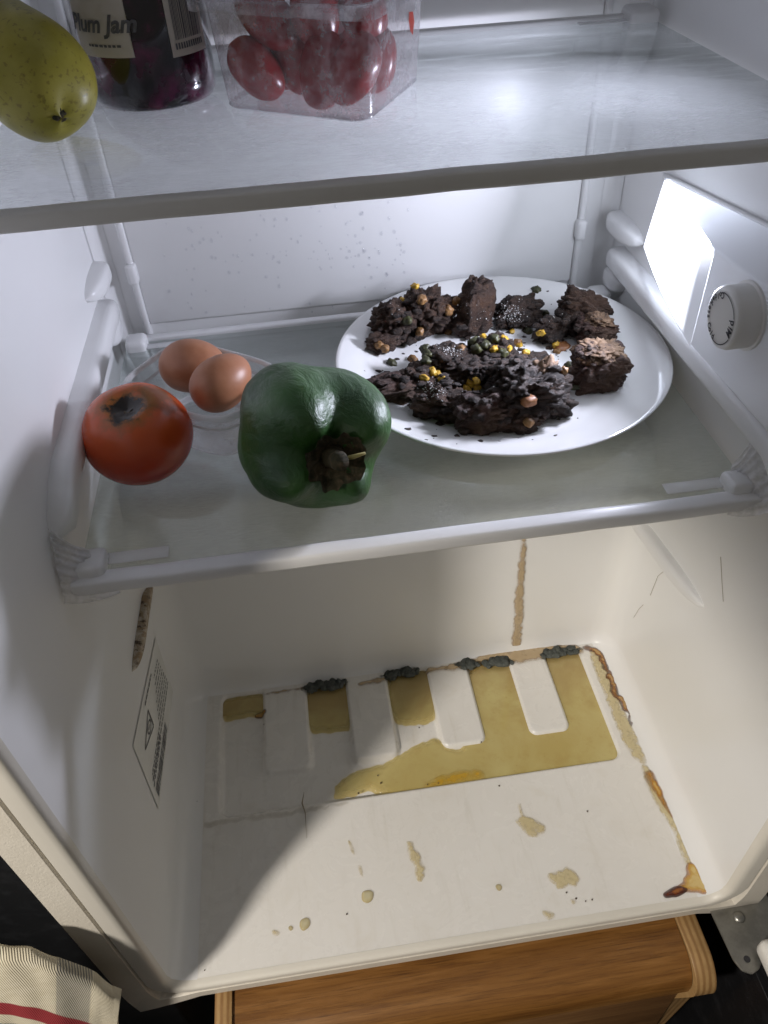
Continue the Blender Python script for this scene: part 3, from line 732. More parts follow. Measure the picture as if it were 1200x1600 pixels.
def blob(name, c, sx, sy_, sz, mat, seed, sub=4, amp=.25, freq=2.2, rot=0, p=2.0, flat=None, tilt=None, parent=None, amp2=.08, freq2=7):
    bm = bmesh.new(); bmesh.ops.create_icosphere(bm, subdivisions=sub, radius=1)
    for v_ in bm.verts:
        d = v_.co.normalized()
        r = 1/((abs(d.x)**p+abs(d.y)**p+abs(d.z)**p)**(1/p))
        q = d*freq+Vector((seed*3.1, seed*1.7, seed*.9))
        dq = Vector((d.x*.55, d.y*1.5, d.z*1.4))*3.0+Vector((seed*2.3, seed, 1.0))
        if amp2 > .1 and sub > 3: r *= 1-.20*(1-min(1, abs(noise.noise(dq))*2.2))**2-.04*(1-min(1, abs(noise.noise(dq*2.7))*2.2))**2
        r *= 1+amp*noise.noise(q)+amp2*noise.noise(d*freq2+Vector((seed, 0, seed)))+amp2*.6*noise.noise(d*freq2*2.6+Vector((0, seed, 2)))
        v_.co = Vector((d.x*r*sx, d.y*r*sy_, d.z*r*sz))
    Mx = Matrix.Rotation(rot, 4, 'Z')
    if tilt: Mx = Mx @ Matrix.Rotation(tilt[0], 4, 'X') @ Matrix.Rotation(tilt[1], 4, 'Y')
    bm.transform(Mx)
    if flat is not None:
        for v_ in bm.verts: v_.co.z = max(v_.co.z, flat)
    me = bpy.data.meshes.new(name); bm.to_mesh(me); bm.free()
    o = put(name, me, mat, parent); o.location = c
    return o
mspots = [((508, 1070), .0215, 'dark grey mould clump at the back edge above the leftmost broad yellow patch'),
          ((625, 1051), .0185, 'dark grey mould clump at the back edge above the middle yellow patch'),
          ((728, 1036), .0115, 'small mould clump at the back edge left of the wall streak'),
          ((778, 1034), .0145, 'flat crusty mould clump just left of the wall streak\'s foot'),
          ((875, 1018), .0200, 'dark grey mould clump in the back right corner, right of the wall streak')]
for i, ((x, y), hw, lab) in enumerate(mspots):
    p = at(x, y, 2, .002)
    t = thing('mould_clump', lab, 'mould', (p.x, p.y, 0), 'mould clumps along the back edge')
    mp_ = [(p.x+hw*1.25*math.cos(a_), p.y-.0005+.0052*math.sin(a_)) for a_ in np.linspace(0, 2*math.pi, 14)[:-1]]
    mf = film('mould_film', mp_, lambda a, b, h: (a, b, fh(a, b)+.0012+h), M['mouldfilm'], .0012, .0009, .0030, .003, 40+i)
    mf.parent = t; mf.matrix_parent_inverse = Matrix.Translation((-p.x, -p.y, 0))
    for j in range(int(hw/.0006)):
        dx = random.uniform(-hw, hw); rr3 = random.uniform(.0020, .0052)*(1-.45*abs(dx)/hw)
        blob('mould_tuft', (dx, random.uniform(-.0035, .003)+dx*.02, rr3*.3), rr3*1.35, rr3, rr3*random.uniform(.7, 1.1), M['mould'], i*19+j, 3, .22, 1.6, random.uniform(0, 3), 2, -.002, None, t, .12, 7)

# ------------------------------------------------------------------ plate
def china():
    k = NT('white_china'); n = k.noise(12, 4)
    return k.done(k.prin(k.mix(k.mapr(n, .4, .65, 0, 1), (.80, .80, .79), (.76, .76, .75)), .12, None, Coat_Weight=.3))
PC = Vector((.305, .1505, Z1))
pl = [(.0001, .0045), (.055, .0045), (.078, .0050), (.088, .0068), (.098, .0120), (.110, .0160), (.1195, .0186), (.1220, .0192), (.1228, .0186), (.1222, .0176), (.110, .0140), (.098, .0092), (.088, .0036), (.080, .0008), (.074, .0004), (.070, .0006), (.068, .0022), (.0001, .0022)]
pl = [(r*1.048, z) for r, z in pl]
plate = lathe('dinner_plate', pl, china(), n=128); plate.location = PC
tag(plate, 'round white china dinner plate on the lower glass shelf', 'plate')
def plate_z(x, y):
    r = math.hypot(x-PC.x, y-PC.y)
    for (a, za), (b, zb) in zip(pl[:7], pl[1:8]):
        if a <= r <= b: return Z1+za+(zb-za)*(r-a)/(b-a)
    return Z1+.0045

# ------------------------------------------------------------------ charred food
def char(name, a, b, c, tanw=.0):
    k = NT(name); mpf = k.n('ShaderNodeMapping'); mpf.inputs['Scale'].default_value = (.35, 1.3, 1.1); mpf.inputs['Rotation'].default_value = (.3, .5, .7); k.l(k.coord(), mpf.inputs[0])
    n1 = k.noise(85, 7, .68, mpf.outputs[0], .4); n2 = k.noise(420, 5, .72, mpf.outputs[0]); n3 = k.noise(28, 4)
    col = k.mix(k.mapr(n1, .38, .66, 0, 1), a, b)
    col = k.mix(k.mapr(n2, .55, .75, 0, .8), col, c)
    if tanw: col = k.mix(k.mapr(n3, .5-.12*tanw, .68, 0, tanw), col, (.30, .185, .11))
    ad = k.n('ShaderNodeMath', operation='ADD'); k.l(n1, ad.inputs[0]); k.l(n2, ad.inputs[1])
    return k.done(k.prin(col, k.mapr(n1, .35, .65, .75, .42), k.bump(ad.outputs[0], 1.0, .0035)))
M['char'] = char('charred_black_meat', (.010, .0055, .0035), (.050, .024, .013), (.13, .072, .042))
M['meat'] = char('dark_brown_meat', (.024, .010, .005), (.080, .037, .018), (.17, .10, .055))
M['meat_tan'] = char('brown_meat_with_pale_face', (.03, .013, .010), (.080, .036, .024), (.20, .12, .08), .30)
def seen_tan():
    k = NT('pale_roasted_face'); n1 = k.noise(110, 6, .7); n2 = k.noise(40, 4)
    col = k.ramp(n1, [(.36, (.035, .018, .012)), (.52, (.17, .10, .055)), (.75, (.34, .225, .14))])
    return k.done(k.prin(col, .7, k.bump(n1, .7, .002)))
M['tanface'] = seen_tan()
FG = 'charred food pieces on the plate'
chunks = [  # px, base py, sx, sy, sz, p, rot, tilt, mat, name, label
 (618, 505, .017, .015, .016, 2.6, .4, (.2, .3), 'meat', 'rounded dark brown piece at the plate\'s back left edge'),
 (655, 490, .018, .016, .020, 2.8, 1.1, (.3, -.2), 'meat', 'tall lumpy dark piece with yellow peas lodged at its top, back left of plate'),
 (680, 505, .015, .012, .018, 2.6, .2, (.2, .5), 'meat', 'dark brown slab leaning between lump and upright shard at the back'),
 (640, 522, .014, .010, .009, 2.4, 0, None, 'char', 'low dark piece in front of the tall lumpy one'),
 (742, 498, .0125, .010, .026, 4.5, .5, (-.15, .35), 'meat', 'upright pointed brown shard at the back of the plate'),
 (738, 512, .014, .011, .012, 2.4, .1, None, 'meat', 'speckled brown piece at the foot of the upright shard'),
 (806, 497, .0185, .013, .0125, 2.6, .1, None, 'char', 'black crumbly piece dusted white, right of the upright shard'),
 (912, 478, .0175, .012, .014, 4.0, -.5, (.35, .35), 'meat', 'angular dark piece at the back right of the plate, sharp tip up'),
 (862, 522, .014, .011, .010, 2.4, .4, None, 'char', 'black rounded piece at the right, left of the pale topped ones'),
 (895, 505, .014, .012, .011, 2.8, .8, None, 'char', 'black piece under the angular back right one'),
 (930, 525, .016, .012, .011, 3.0, -.2, (.1, .2), 'meat_tan', 'brown piece with pale speckled top behind the tan topped block'),
 (934, 590, .0165, .014, .0165, 5.5, -.08, (.1, .06), 'meat_tan', 'square block with tan top and purple brown sides at the right'),
 (598, 537, .013, .009, .008, 2.4, .3, None, 'meat', 'small brown cluster on the plate\'s left rim'),
 (625, 615, .025, .011, .010, 3.0, .28, (.2, .1), 'meat_tan', 'long shredded piece of meat at the plate\'s front left'),
 (655, 600, .015, .012, .011, 2.8, .6, (.1, .1), 'meat', 'shredded dark brown lump behind the long shredded piece'),
 (700, 575, .017, .013, .012, 4.2, .2, (.1, .1), 'char', 'flat sided black chunk left of the plate\'s centre'),
 (765, 562, .017, .014, .012, 2.4, .5, None, 'char', 'crumbly black heap at the centre of the plate'),
 (740, 590, .019, .014, .011, 2.4, .1, None, 'char', 'low black heap with corn beside it, centre front'),
 (690, 640, .018, .013, .012, 3.0, -.3, (.1, .2), 'meat', 'brown chunk at the plate\'s front left, beside the long shredded one'),
 (757, 655, .020, .014, .014, 2.8, .2, (.1, .1), 'meat_tan', 'reddish brown chunk at the middle front of the plate'),
 (805, 664, .017, .009, .008, 2.6, -.1, None, 'meat', 'flat dark piece trailing at the plate\'s front edge'),
 (800, 605, .018, .014, .015, 2.6, .4, (.2, .1), 'char', 'black lump behind the largest front chunk'),
 (828, 632, .024, .017, .021, 3.0, .3, (.15, .25), 'char', 'largest black chunk, at the front right of the heap'),
 (846, 612, .012, .008, .021, 5.0, .7, (.1, -.4), 'tanface', 'pale tan faced slice standing in the largest front chunk'),
 (868, 640, .011, .009, .009, 2.6, .1, None, 'char', 'small black piece at the right foot of the largest chunk'),
 (835, 575, .013, .010, .008, 2.4, .1, None, 'char', 'black crumb pile behind the pale tan slice'),
]
SHORT = ['rounded back left piece', 'tall lumpy back left piece', 'leaning brown slab', 'low dark back piece', 'upright pointed shard', 'speckled piece under the shard', 'white dusted black piece', 'angular back right piece', 'black rounded right piece', 'black piece under the angular one', 'pale speckled piece', 'tan topped block', 'small cluster on the left rim', 'long shredded piece', 'shredded dark lump', 'flat sided black chunk', 'central crumbly heap', 'low centre front heap', 'front left brown chunk', 'reddish front chunk', 'flat trailing front piece', 'black lump behind the largest', 'largest black chunk', 'pale tan slice', 'small black piece at right', 'black crumb pile']
PEND = []
def rank(items):
    n = len(items)
    if n == 1: return ['']
    nm = ['leftmost', 'second from left', 'third from left', 'fourth from left', 'fifth from left', 'sixth from left', 'seventh from left', 'eighth from left']
    return nm[:n-1]+['rightmost']
cp_ = []
for i, (x, y, sx, sy_, sz, p_, rot, tilt, mt_, lab) in enumerate(chunks):
    q = at(x, y, 2, Z1+.006); zb = plate_z(q.x, q.y)
    q = at(x, y, 2, zb+sz*.35); zb = plate_z(q.x, q.y)
    sx, sy_, sz = sx*1.14, sy_*1.14, sz*(1.02 if sz < .02 else .95)
    o = blob('charred_chunk', (q.x, q.y, zb+sz*.80), sx, sy_, sz, M[mt_], i+1, 5 if sx > .016 else 4, .42 if p_ < 4 else .26, 2.0, rot, p_, -sz*.82, tilt, None, .13, 6)
    tag(o, lab, 'food', FG); cp_.append((q.x, q.y, zb, sz))
# lighter top on the square block
q = cp_[11]
o = [ob for ob in bpy.data.objects if ob.get('label', '').startswith('square block')][0]
blob('pale_top', (0, .001, .0132), .0160, .0136, .0048, M['tanface'], 77, 5, .38, 2.4, -.08, 4, None, (.1, .06), o, .22, 7)
o = [ob for ob in bpy.data.objects if ob.get('label', '').startswith('brown piece with pale speckled')][0]
blob('pale_top', (.002, .001, .0082), .0112, .0095, .005, M['tanface'], 78, 5, .4, 2.4, 0, 3, None, (.1, .2), o, .22, 7)
# ray test so small bits sit on the food
dg = bpy.context.evaluated_depsgraph_get(); bpy.context.view_layer.update(); dg.update()
def drop_on(x, y):
    d = (FWD*FPX + RGT*(x-600) - UPV*(y-800)).normalized()
    hit, loc, nrm, *_ = S.ray_cast(dg, CAM + d*.35, d)
    return (loc, nrm) if hit else (at(x, y, 2, Z1+.01), Vector((0, 0, 1)))
def veg(name, cols, rough=.5):
    k = NT(name); n = k.noise(150, 4)
    return k.done(k.prin(k.mix(k.mapr(n, .35, .65, 0, 1), *cols), rough, k.bump(n, .3, .001), Subsurface_Weight=.15, Subsurface_Radius=(.004, .003, .001)))
M['corn'] = veg('sweetcorn_yellow', ((.42, .23, .015), (.56, .36, .04)))
M['pulse'] = veg('chickpea_brown', ((.13, .065, .022), (.28, .15, .055)))
M['pea'] = veg('shrivelled_pea', ((.025, .028, .010), (.07, .07, .025)))
M['carrot'] = veg('carrot_orange', ((.22, .085, .03), (.34, .15, .06)))
bits = [('sweetcorn_kernel', 'corn', .0031, [(755, 528), (772, 545), (812, 540), (705, 598), (730, 608), (845, 520), (628, 470), (648, 448), (662, 590), (682, 585), (690, 592), (676, 580), (736, 600), (745, 605), (800, 518), (788, 530), (795, 545), (868, 538), (822, 552), (745, 596)], 'bright yellow sweetcorn kernel among the charred pieces', 'sweetcorn kernels on the plate'),
        ('chickpea', 'pulse', .0043, [(632, 442), (700, 484), (711, 470), (645, 562), (808, 536), (660, 468)], 'round tan chickpea among the charred pieces', 'chickpeas on the plate'),
        ('chickpea', 'pulse', .0036, [(592, 538), (602, 545), (700, 520), (655, 518), (720, 545), (880, 580), (870, 550), (826, 660)], 'small brown chickpea fragment among the crumbs', 'chickpea fragments on the plate'),
        ('shrivelled_pea', 'pea', .0044, [(745, 545), (758, 540), (772, 530), (838, 453), (850, 490), (636, 500), (665, 545), (665, 565), (668, 555), (785, 552), (825, 518), (890, 572), (740, 535), (612, 568)], 'dark shrivelled pea among the charred pieces', 'shrivelled peas on the plate')]
n_ = 0
for nm, mt_, r, pts, lab, grp in bits:
    for (x, y) in pts:
        n_ += 1; loc, nrm = drop_on(x, y)
        if loc.z < Z1-.001 or loc.y > .28: continue
        sq = (r*1.15, r*.8, r*.75) if mt_ == 'corn' else (r, r*.95, r*.92)
        o = blob(nm, loc+nrm*r*.12, *sq, M[mt_], n_, 3, .42, 1.8, random.uniform(0, 6), 2.6 if mt_ == 'corn' else 2, None, (random.uniform(-.5, .5), random.uniform(-.5, .5)), None, .05, 5)
        PEND.append((o, lab.split(' among')[0], x, y)); tag(o, lab, 'kernel' if mt_ == 'corn' else 'pea' if mt_ == 'pea' else 'chickpea', grp)
for (x, y, r, lab) in ((824, 625, .0055, 'orange carrot dice stuck in the largest black chunk'), (877, 542, .0075, 'curled orange brown slice beside the black rounded piece')):
    loc, nrm = drop_on(x, y)
    o = blob('carrot_piece', loc+nrm*r*.2, r, r*.8, r*.6, M['carrot'], x, 3, .25, 2, .4, 3); tag(o, lab, 'vegetable')
byk = {}
for o, base, x, y in PEND:
    ci = min(range(len(chunks)), key=lambda c: math.hypot(chunks[c][0]-x, (chunks[c][1]-15-y)*1.2))
    byk.setdefault((base, ci), []).append((x, o))
for (base, ci), it in byk.items():
    it.sort(key=lambda q: q[0])
    for rk, (x, o) in zip(rank(it), it):
        o['label'] = base + (', ' + rk if rk else '') + (' of those' if rk else '') + ' beside the ' + SHORT[ci]
# crumbs on the plate and white mould powder
def spray(name, label, mat, spots, rr, cat):
    bm = bmesh.new()
    for (x, y, sd, n) in spots:
        for _ in range(n):
            loc, nrm = drop_on(random.gauss(x, sd), random.gauss(y, sd*.7))
            if loc.z < Z1+.003 or loc.z > Z1+.06 or math.hypot(loc.x-PC.x, loc.y-PC.y) > .125: continue
            r = rr[0]+(rr[1]-rr[0])*random.random()**2.2
            if rr[1] > .002:
                nv = len(bm.verts); q3 = bmesh.ops.create_icosphere(bm, subdivisions=2, radius=1)['verts']; sd3 = random.uniform(0, 99); el = Vector((random.uniform(.8, 1.5), random.uniform(.6, 1), random.uniform(.5, .9)))
                for vq in q3: vq.co = Vector([vq.co[i_]*el[i_] for i_ in range(3)])*r*(1+.55*noise.noise(vq.co*1.9+Vector((sd3, 0, 0)))) ; vq.co += loc+nrm*r*.35
                continue
            bmesh.ops.create_icosphere(bm, subdivisions=1, radius=r, matrix=Matrix.Translation(loc+nrm*r*.3) @ Matrix.Rotation(random.uniform(0, 3), 4, 'Z') @ Matrix.Diagonal((1, random.uniform(.6, 1), .7, 1)))
    me = bpy.data.meshes.new(name); bm.to_mesh(me); bm.free()
    return tag(put(name, me, mat), label, cat, kind='stuff')
k = NT('white_mould_powder'); wm = k.done(k.prin((.70, .70, .68), .9))
spray('food_crumbs', 'black crumbs scattered between the charred pieces on the plate', M['char'], [(770, 560, 40, 60), (740, 590, 38, 45), (700, 600, 30, 20), (640, 510, 25, 40), (850, 500, 30, 30), (880, 560, 30, 20), (700, 640, 40, 30), (780, 665, 35, 25), (800, 520, 50, 30), (610, 570, 22, 16), (780, 560, 90, 30)], (.0005, .0042), 'crumbs')
spray('white_mould_powder', 'white mould dust on the charred pieces', wm, [(793, 487, 12, 150), (800, 495, 8, 70), (703, 550, 9, 120), (680, 608, 13, 120), (740, 490, 16, 24), (868, 494, 12, 12), (640, 480, 14, 12), (790, 580, 30, 10), (668, 590, 6, 20)], (.0002, .0007), 'mould')
loc, nrm = drop_on(902, 605)
o = tube('herb_sprig', [at(x, y, 2, Z1+.009) for x, y in ((880, 600), (893, 606), (908, 606), (925, 600), (932, 604))], [.001, .0022, .0018, .0022, .001], M['pea'])
tag(o, 'dark limp leaf lying below the tan topped block', 'herb')

# ------------------------------------------------------------------ eggs in a clear tub
def shell():
    k = NT('brown_eggshell'); n = k.noise(700, 3); n2 = k.noise(60, 4)
    return k.done(k.prin(k.mix(k.mapr(n2, .35, .65, 0, 1), (.36, .145, .070), (.43, .19, .10)), .42, k.bump(n, .12, .0004), Subsurface_Weight=.1, Subsurface_Radius=(.004, .002, .001)))
M['egg'] = shell()
def egg(c, ax, label, s_=1.0):
    prof = []
    for i in range(33):
        a = math.pi*i/32; z = -math.cos(a)*.0275*s_
        r = .0213*s_*math.sin(a)*(1-.10*(-math.cos(a)))
        prof.append((max(r, .00001), z))
    q = Vector(ax).to_track_quat('Z', 'Y').to_matrix().to_4x4()
    o = lathe('hen_egg', prof, M['egg'], n=48, M=q); o.location = c
    return tag(o, label, 'egg', 'two brown eggs in the clear tub')
egg(at(301, 571, 2, Z1+.036), (.95, -.25, .15), 'brown egg at the back of the clear tub', .92)
egg(at(346, 597, 2, Z1+.043), (.75, .55, .25), 'brown egg in front, resting nearer the green pepper', .87)
TC = Vector((.0795, .121, Z1)); TA = math.radians(-36)
tub = thing('plastic_tub', 'small clear plastic tub holding two eggs', 'tub', TC)
def rr_ring(hx, hy, z, n=56, pw=4.0):
    out = []
    for i in range(n):
        a = 2*math.pi*i/n; c, s2 = math.cos(a), math.sin(a)
        r = 1/((abs(c/hx)**pw+abs(s2/hy)**pw)**(1/pw)); x, y = c*r, s2*r
        out.append((x*math.cos(TA)-y*math.sin(TA), x*math.sin(TA)+y*math.cos(TA), z))
    return out
HX, HY = .051, .038
loft('tub_wall', [rr_ring(HX*.05, HY*.05, .0012), rr_ring(HX*.74, HY*.72, .0010), rr_ring(HX*.80, HY*.79, .004), rr_ring(HX*.86, HY*.86, .022), rr_ring(HX*.90, HY*.90, .030), rr_ring(HX*.94, HY*.94, .031), rr_ring(HX*.96, HY*.96, .042)], M['tub'], tub)
loft('tub_rim', [rr_ring(HX*.955, HY*.955, .0405), rr_ring(HX*.965, HY*.96, .0435), rr_ring(HX*1.0, HY*1.0, .0440), rr_ring(HX*1.02, HY*1.025, .0425), rr_ring(HX*1.02, HY*1.025, .0395)], M['milky'], tub)
loft('tub_rim', [rr_ring(HX*.945, HY*.945, .0300), rr_ring(HX*.96, HY*.96, .0312), rr_ring(HX*.955, HY*.955, .0325)], M['milky'], tub)
loft('base_ring', [rr_ring(HX*.72, HY*.70, .0012), rr_ring(HX*.78, HY*.77, .0022), rr_ring(HX*.80, HY*.79, .0045)], M['milky'], tub)

# ------------------------------------------------------------------ rotting tomato
def tomato_mat():
    k = NT('tomato_skin'); co = k.coord(); s_ = k.n('ShaderNodeSeparateXYZ'); k.l(co, s_.inputs[0])
    n = k.noise(45, 5); n2 = k.noise(110, 6, .7)
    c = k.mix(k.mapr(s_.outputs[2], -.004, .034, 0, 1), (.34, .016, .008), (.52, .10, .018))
    c = k.mix(k.mapr(n, .48, .72, 0, .45), c, (.52, .07, .016))
    # brown bruise on the shoulder and black rot around the scar
    d = k.n('ShaderNodeVectorMath', operation='DISTANCE'); k.l(co, d.inputs[0]); d.inputs[1].default_value = (.020, .004, .029)
    ad = k.n('ShaderNodeMath', operation='ADD'); k.l(d.outputs['Value'], ad.inputs[0]); k.l(k.mapr(n2, .3, .7, -.006, .006), ad.inputs[1])
    c = k.mix(k.mapr(ad.outputs[0], .008, .018, .85, 0), c, (.11, .045, .015))
    d2 = k.n('ShaderNodeVectorMath', operation='DISTANCE'); k.l(co, d2.inputs[0]); d2.inputs[1].default_value = (-.001, -.002, .030)
    sc = k.n('ShaderNodeMath', operation='ADD'); k.l(d2.outputs['Value'], sc.inputs[0]); k.l(k.mapr(n2, .3, .7, -.005, .005), sc.inputs[1])
    c = k.mix(k.mapr(sc.outputs[0], .012, .021, .9, 0), c, (.20, .09, .02))
    c = k.mix(k.mapr(sc.outputs[0], .010, .0140, 1, 0), c, (.016, .010, .006))
    return k.done(k.prin(c, .27, k.bump(n2, .08, .001), Subsurface_Weight=.08, Subsurface_Radius=(.01, .003, .001)))
v = []; f = []; NU, NV = 40, 64; TR = .0355
for i in range(NU+1):
    ph = math.pi*i/NU
    for j in range(NV):
        th = 2*math.pi*j/NV
        rad = TR*math.sin(ph)**.86*(1+.022*math.cos(5*th+.6)*math.sin(ph)*max(0, math.cos(ph)+.3)+.02*math.cos(2*th))
        z = TR*.93*math.cos(ph)
        if z < 0: rad *= 1-.16*(z/TR)**2
        z -= .0075*math.exp(-(rad/.011)**2)*(1 if ph < 1.5 else 0)
        v.append((rad*math.cos(th), rad*math.sin(th), z))
for i in range(NU):
    for j in range(NV):
        k2 = (j+1) % NV; f.append((i*NV+j, (i+1)*NV+j, (i+1)*NV+k2, i*NV+k2))
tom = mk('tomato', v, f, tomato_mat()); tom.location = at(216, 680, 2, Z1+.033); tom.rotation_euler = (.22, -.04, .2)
tag(tom, 'red tomato with black mouldy stem scar beside the left wall', 'tomato')
k = NT('grey_mould_fluff'); nn_ = k.noise(300, 5); gm_ = k.done(k.prin(k.mix(k.mapr(nn_, .4, .65, 0, 1), (.02, .015, .010), (.20, .15, .10)), .95, k.bump(nn_, .6, .001)))
blob('mould_patch', (-.001, -.004, .0238), .0085, .006, .0028, gm_, 3, 4, .4, 2.5, 0, 2, None, None, tom, .2, 8)

# ------------------------------------------------------------------ green pepper
def pepper_mat():
    k = NT('green_pepper_skin'); n = k.noise(30, 4); n2 = k.noise(90, 5, .6, dist=.5); n3 = k.noise(12, 3)
    c = k.mix(k.mapr(n3, .35, .65, 0, 1), (.016, .056, .011), (.034, .112, .017))
    c = k.mix(k.mapr(n, .5, .75, 0, .5), c, (.05, .14, .03))
    mp = k.n('ShaderNodeMapping'); mp.inputs['Scale'].default_value = (1, 1, .45); k.l(k.coord(), mp.inputs[0])
    wv = k.noise(95, 5, .62, mp.outputs[0], .6)
    return k.done(k.prin(c, k.mapr(n2, .3, .7, .34, .52), k.bump(wv, .55, .003)))
v = []; f = []; NU, NV = 80, 128; PRr, PL = .0480, .053
def pep(ph, th):
    lob = .085*(1-abs(math.sin(2*th+.25))**1.6*1.6)+.05*math.cos(3*th+1.2)+.03*math.cos(2*th+.4)+.02*math.sin(7*th)
    s_ = math.sin(ph)**.70
    ax = PL*math.cos(ph)
    taper = 1-.10*(1-math.cos(ph))*.5                   # slightly narrower towards the blossom end
    rad = PRr*s_*taper*(1+lob*(.45+.55*abs(math.cos(ph))**.6))
    if math.cos(ph) > 0:
        ax += .007*math.cos(4*th+.5)*s_*math.cos(ph)
        ax -= .016*math.exp(-(rad/.0185)**2)
        ax -= .0045*(1-math.cos(4*th+.5))*.5*math.exp(-((rad-.028)/.012)**2)
    else:
        ax += .010*math.exp(-(rad/.014)**2)
    rad *= 1+.035*noise.noise(Vector((math.cos(th)*2.2, math.sin(th)*2.2, ax*30)))+.010*noise.noise(Vector((math.cos(th)*7, math.sin(th)*7, ax*120)))
    return rad*math.cos(th), rad*math.sin(th), ax
for i in range(NU+1):
    for j in range(NV): v.append(pep(math.pi*i/NU, 2*math.pi*j/NV))
for i in range(NU):
    for j in range(NV):
        k2 = (j+1) % NV; f.append((i*NV+j, (i+1)*NV+j, (i+1)*NV+k2, i*NV+k2))
PAX = Vector((.28, -.93, .23)).normalized()
pepper = mk('bell_pepper', v, f, pepper_mat()); pepper.location = at(484, 676, 2, Z1+.0440)
pepper.rotation_euler = (PAX.to_track_quat('Z', 'Y') @ Matrix.Rotation(.5, 3, 'Z').to_quaternion()).to_euler()
tag(pepper, 'wrinkled dark green bell pepper with withered stem facing front', 'pepper')
def calyx_mat():
    k = NT('withered_calyx'); n = k.noise(140, 6, .7, dist=1)
    return k.done(k.prin(k.ramp(n, [(.28, (.012, .010, .005)), (.45, (.035, .034, .013)), (.58, (.075, .055, .028)), (.75, (.17, .125, .065))]), .8, k.bump(n, .9, .002)))
cm = calyx_mat()
bm = bmesh.new(); NC = 48; prev = None; rows = []
for i in range(9):
    t = i/8; row = []
    for j in range(NC):
        th = 2*math.pi*j/NC; R_ = t*(.0180+.0012*math.cos(5*th)+.005*noise.noise(Vector((math.cos(th)*3, math.sin(th)*3, 1))))
        z = .0395+.011*t**2+.0028*noise.noise(Vector((math.cos(th)*R_*260, math.sin(th)*R_*260, 5)))
        row.append(bm.verts.new((R_*math.cos(th), R_*math.sin(th), z)))
    rows.append(row)
for i in range(8):
    for j in range(NC): bm.faces.new((rows[i][j], rows[i][(j+1) % NC], rows[i+1][(j+1) % NC], rows[i+1][j]))
me = bpy.data.meshes.new('calyx'); bm.to_mesh(me); bm.free(); put('calyx', me, cm, pepper)
stem_p = [Vector((0, 0, .036)), Vector((.0005, 0, .043)), Vector((.0012, .001, .049)), Vector((.001, .0025, .055)), Vector((.001, .004, .0605))]
tube('stem', stem_p, [.0090, .0072, .0060, .0058, .0052], cm, pepper, 16)
k = NT('dry_stem_sliver'); sm_ = k.done(k.prin((.42, .36, .13), .6))
inv = pepper.rotation_euler.to_matrix().inverted()
def loc_of(px, py, y_): return inv @ (at(px, py, 1, y_) - pepper.location)
tube('stem_sliver', [Vector((.003, .0, .052)), Vector((.009, -.002, .056)), Vector((.0155, -.004, .0585))], [.0011, .0014, .0008], sm_, pepper)

# ------------------------------------------------------------------ pear, jar, punnet on the upper shelf
def pear_mat():
    k = NT('pear_skin'); n = k.noise(35, 5); n2 = k.noise(520, 3, .6); n3 = k.noise(60, 6, .75)
    c = k.mix(k.mapr(n, .35, .65, 0, 1), (.33, .29, .030), (.44, .38, .060))
    c = k.mix(k.mapr(k.noise(330, 2, .5), .60, .68, 0, .6), c, (.17, .13, .02))
    c = k.mix(k.mapr(n3, .60, .70, 0, .7), c, (.10, .055, .015))
    return k.done(k.prin(c, .38, k.bump(n2, .1, .0006)))
prof = [(.0001, -.034), (.004, -.0335), (.010, -.0325), (.018, -.029), (.026, -.021), (.031, -.010), (.0325, 0), (.031, .012), (.0275, .024), (.0235, .036), (.0200, .047), (.0175, .057), (.015, .066), (.011, .073), (.006, .0765), (.0001, .077)]
def catm(pr, n=4):
    out = []
    for i in range(len(pr)-1):
        a, b, c, d = (Vector(pr[max(0, min(len(pr)-1, i+k_))]) for k_ in (-1, 0, 1, 2))
        for s_ in range(n):
            t = s_/n; out.append(tuple(.5*((2*b)+(c-a)*t+(2*a-5*b+4*c-d)*t*t+(3*b-a-3*c+d)*t**3)))
    out.append(pr[-1]); return out
pear = lathe('pear', [(max(r, .0001), z) for r, z in catm(prof)], pear_mat(), n=56, wob=lambda p, a: Vector((p.x*(1+.03*math.cos(2*a)), p.y, p.z+.001*math.cos(3*a))))
pear.scale = (.86, .86, .86); pear.location = at(57, 124, 2, Z2+.028)
pear.rotation_euler = Vector((-.42, .80, .42)).to_track_quat('Z', 'Y').to_euler()
tag(pear, 'yellow green pear lying on the upper shelf, left of the jar', 'pear')
blob('pear_calyx', (0, 0, -.0325), .0042, .0042, .0022, cm, 8, 3, .4, 3, 0, 2, None, None, pear, .3, 8)
tube('pear_stem', [(0, 0, .075), (.001, 0, .085), (.003, 0, .095)], .0018, cm, pear)

JC = at(233, 150, 2, Z2); JC = Vector((.0865, .161, Z2)); JR = .0365
def jam_mat():
    k = NT('dark_plum_jam_glass'); n = k.noise(55, 4)
    c = k.mix(k.mapr(n, .46, .68, 0, 1), (.006, .003, .008), (.10, .008, .045))
    return k.done(k.prin(c, .10, None, Coat_Weight=.6, Coat_Roughness=.04))
jar = thing('jam_jar', 'glass jar of dark plum jam with cream label on the upper shelf', 'jar', JC)
jp = [(.0001, .0035), (.028, .003), (.0315, .0005), (.0335, .001), (.0355, .004), (JR, .010), (JR, .075), (.0355, .084), (.031, .092), (.029, .095), (.029, .104), (.0001, .104)]
lathe('glass_body', jp, jam_mat(), jar, n=72)
lathe('lid', [(.0001, .118), (.030, .118), (.0315, .1165), (.0318, .103), (.030, .1025)], M['steel'], jar, n=48)
V, F = [], []
for j in range(60):
    a = 2*math.pi*j/60
    V.extend([(.0338*math.cos(a+q), .0338*math.sin(a+q), z) for q, z in ((0, .0004), (.05, .0004), (.05, .0018), (0, .0018))]); b = len(V)
    F.append((b-4, b-3, b-2, b-1))
mk('base_knurl', V, F, M['punnet'], jar, smooth=False)
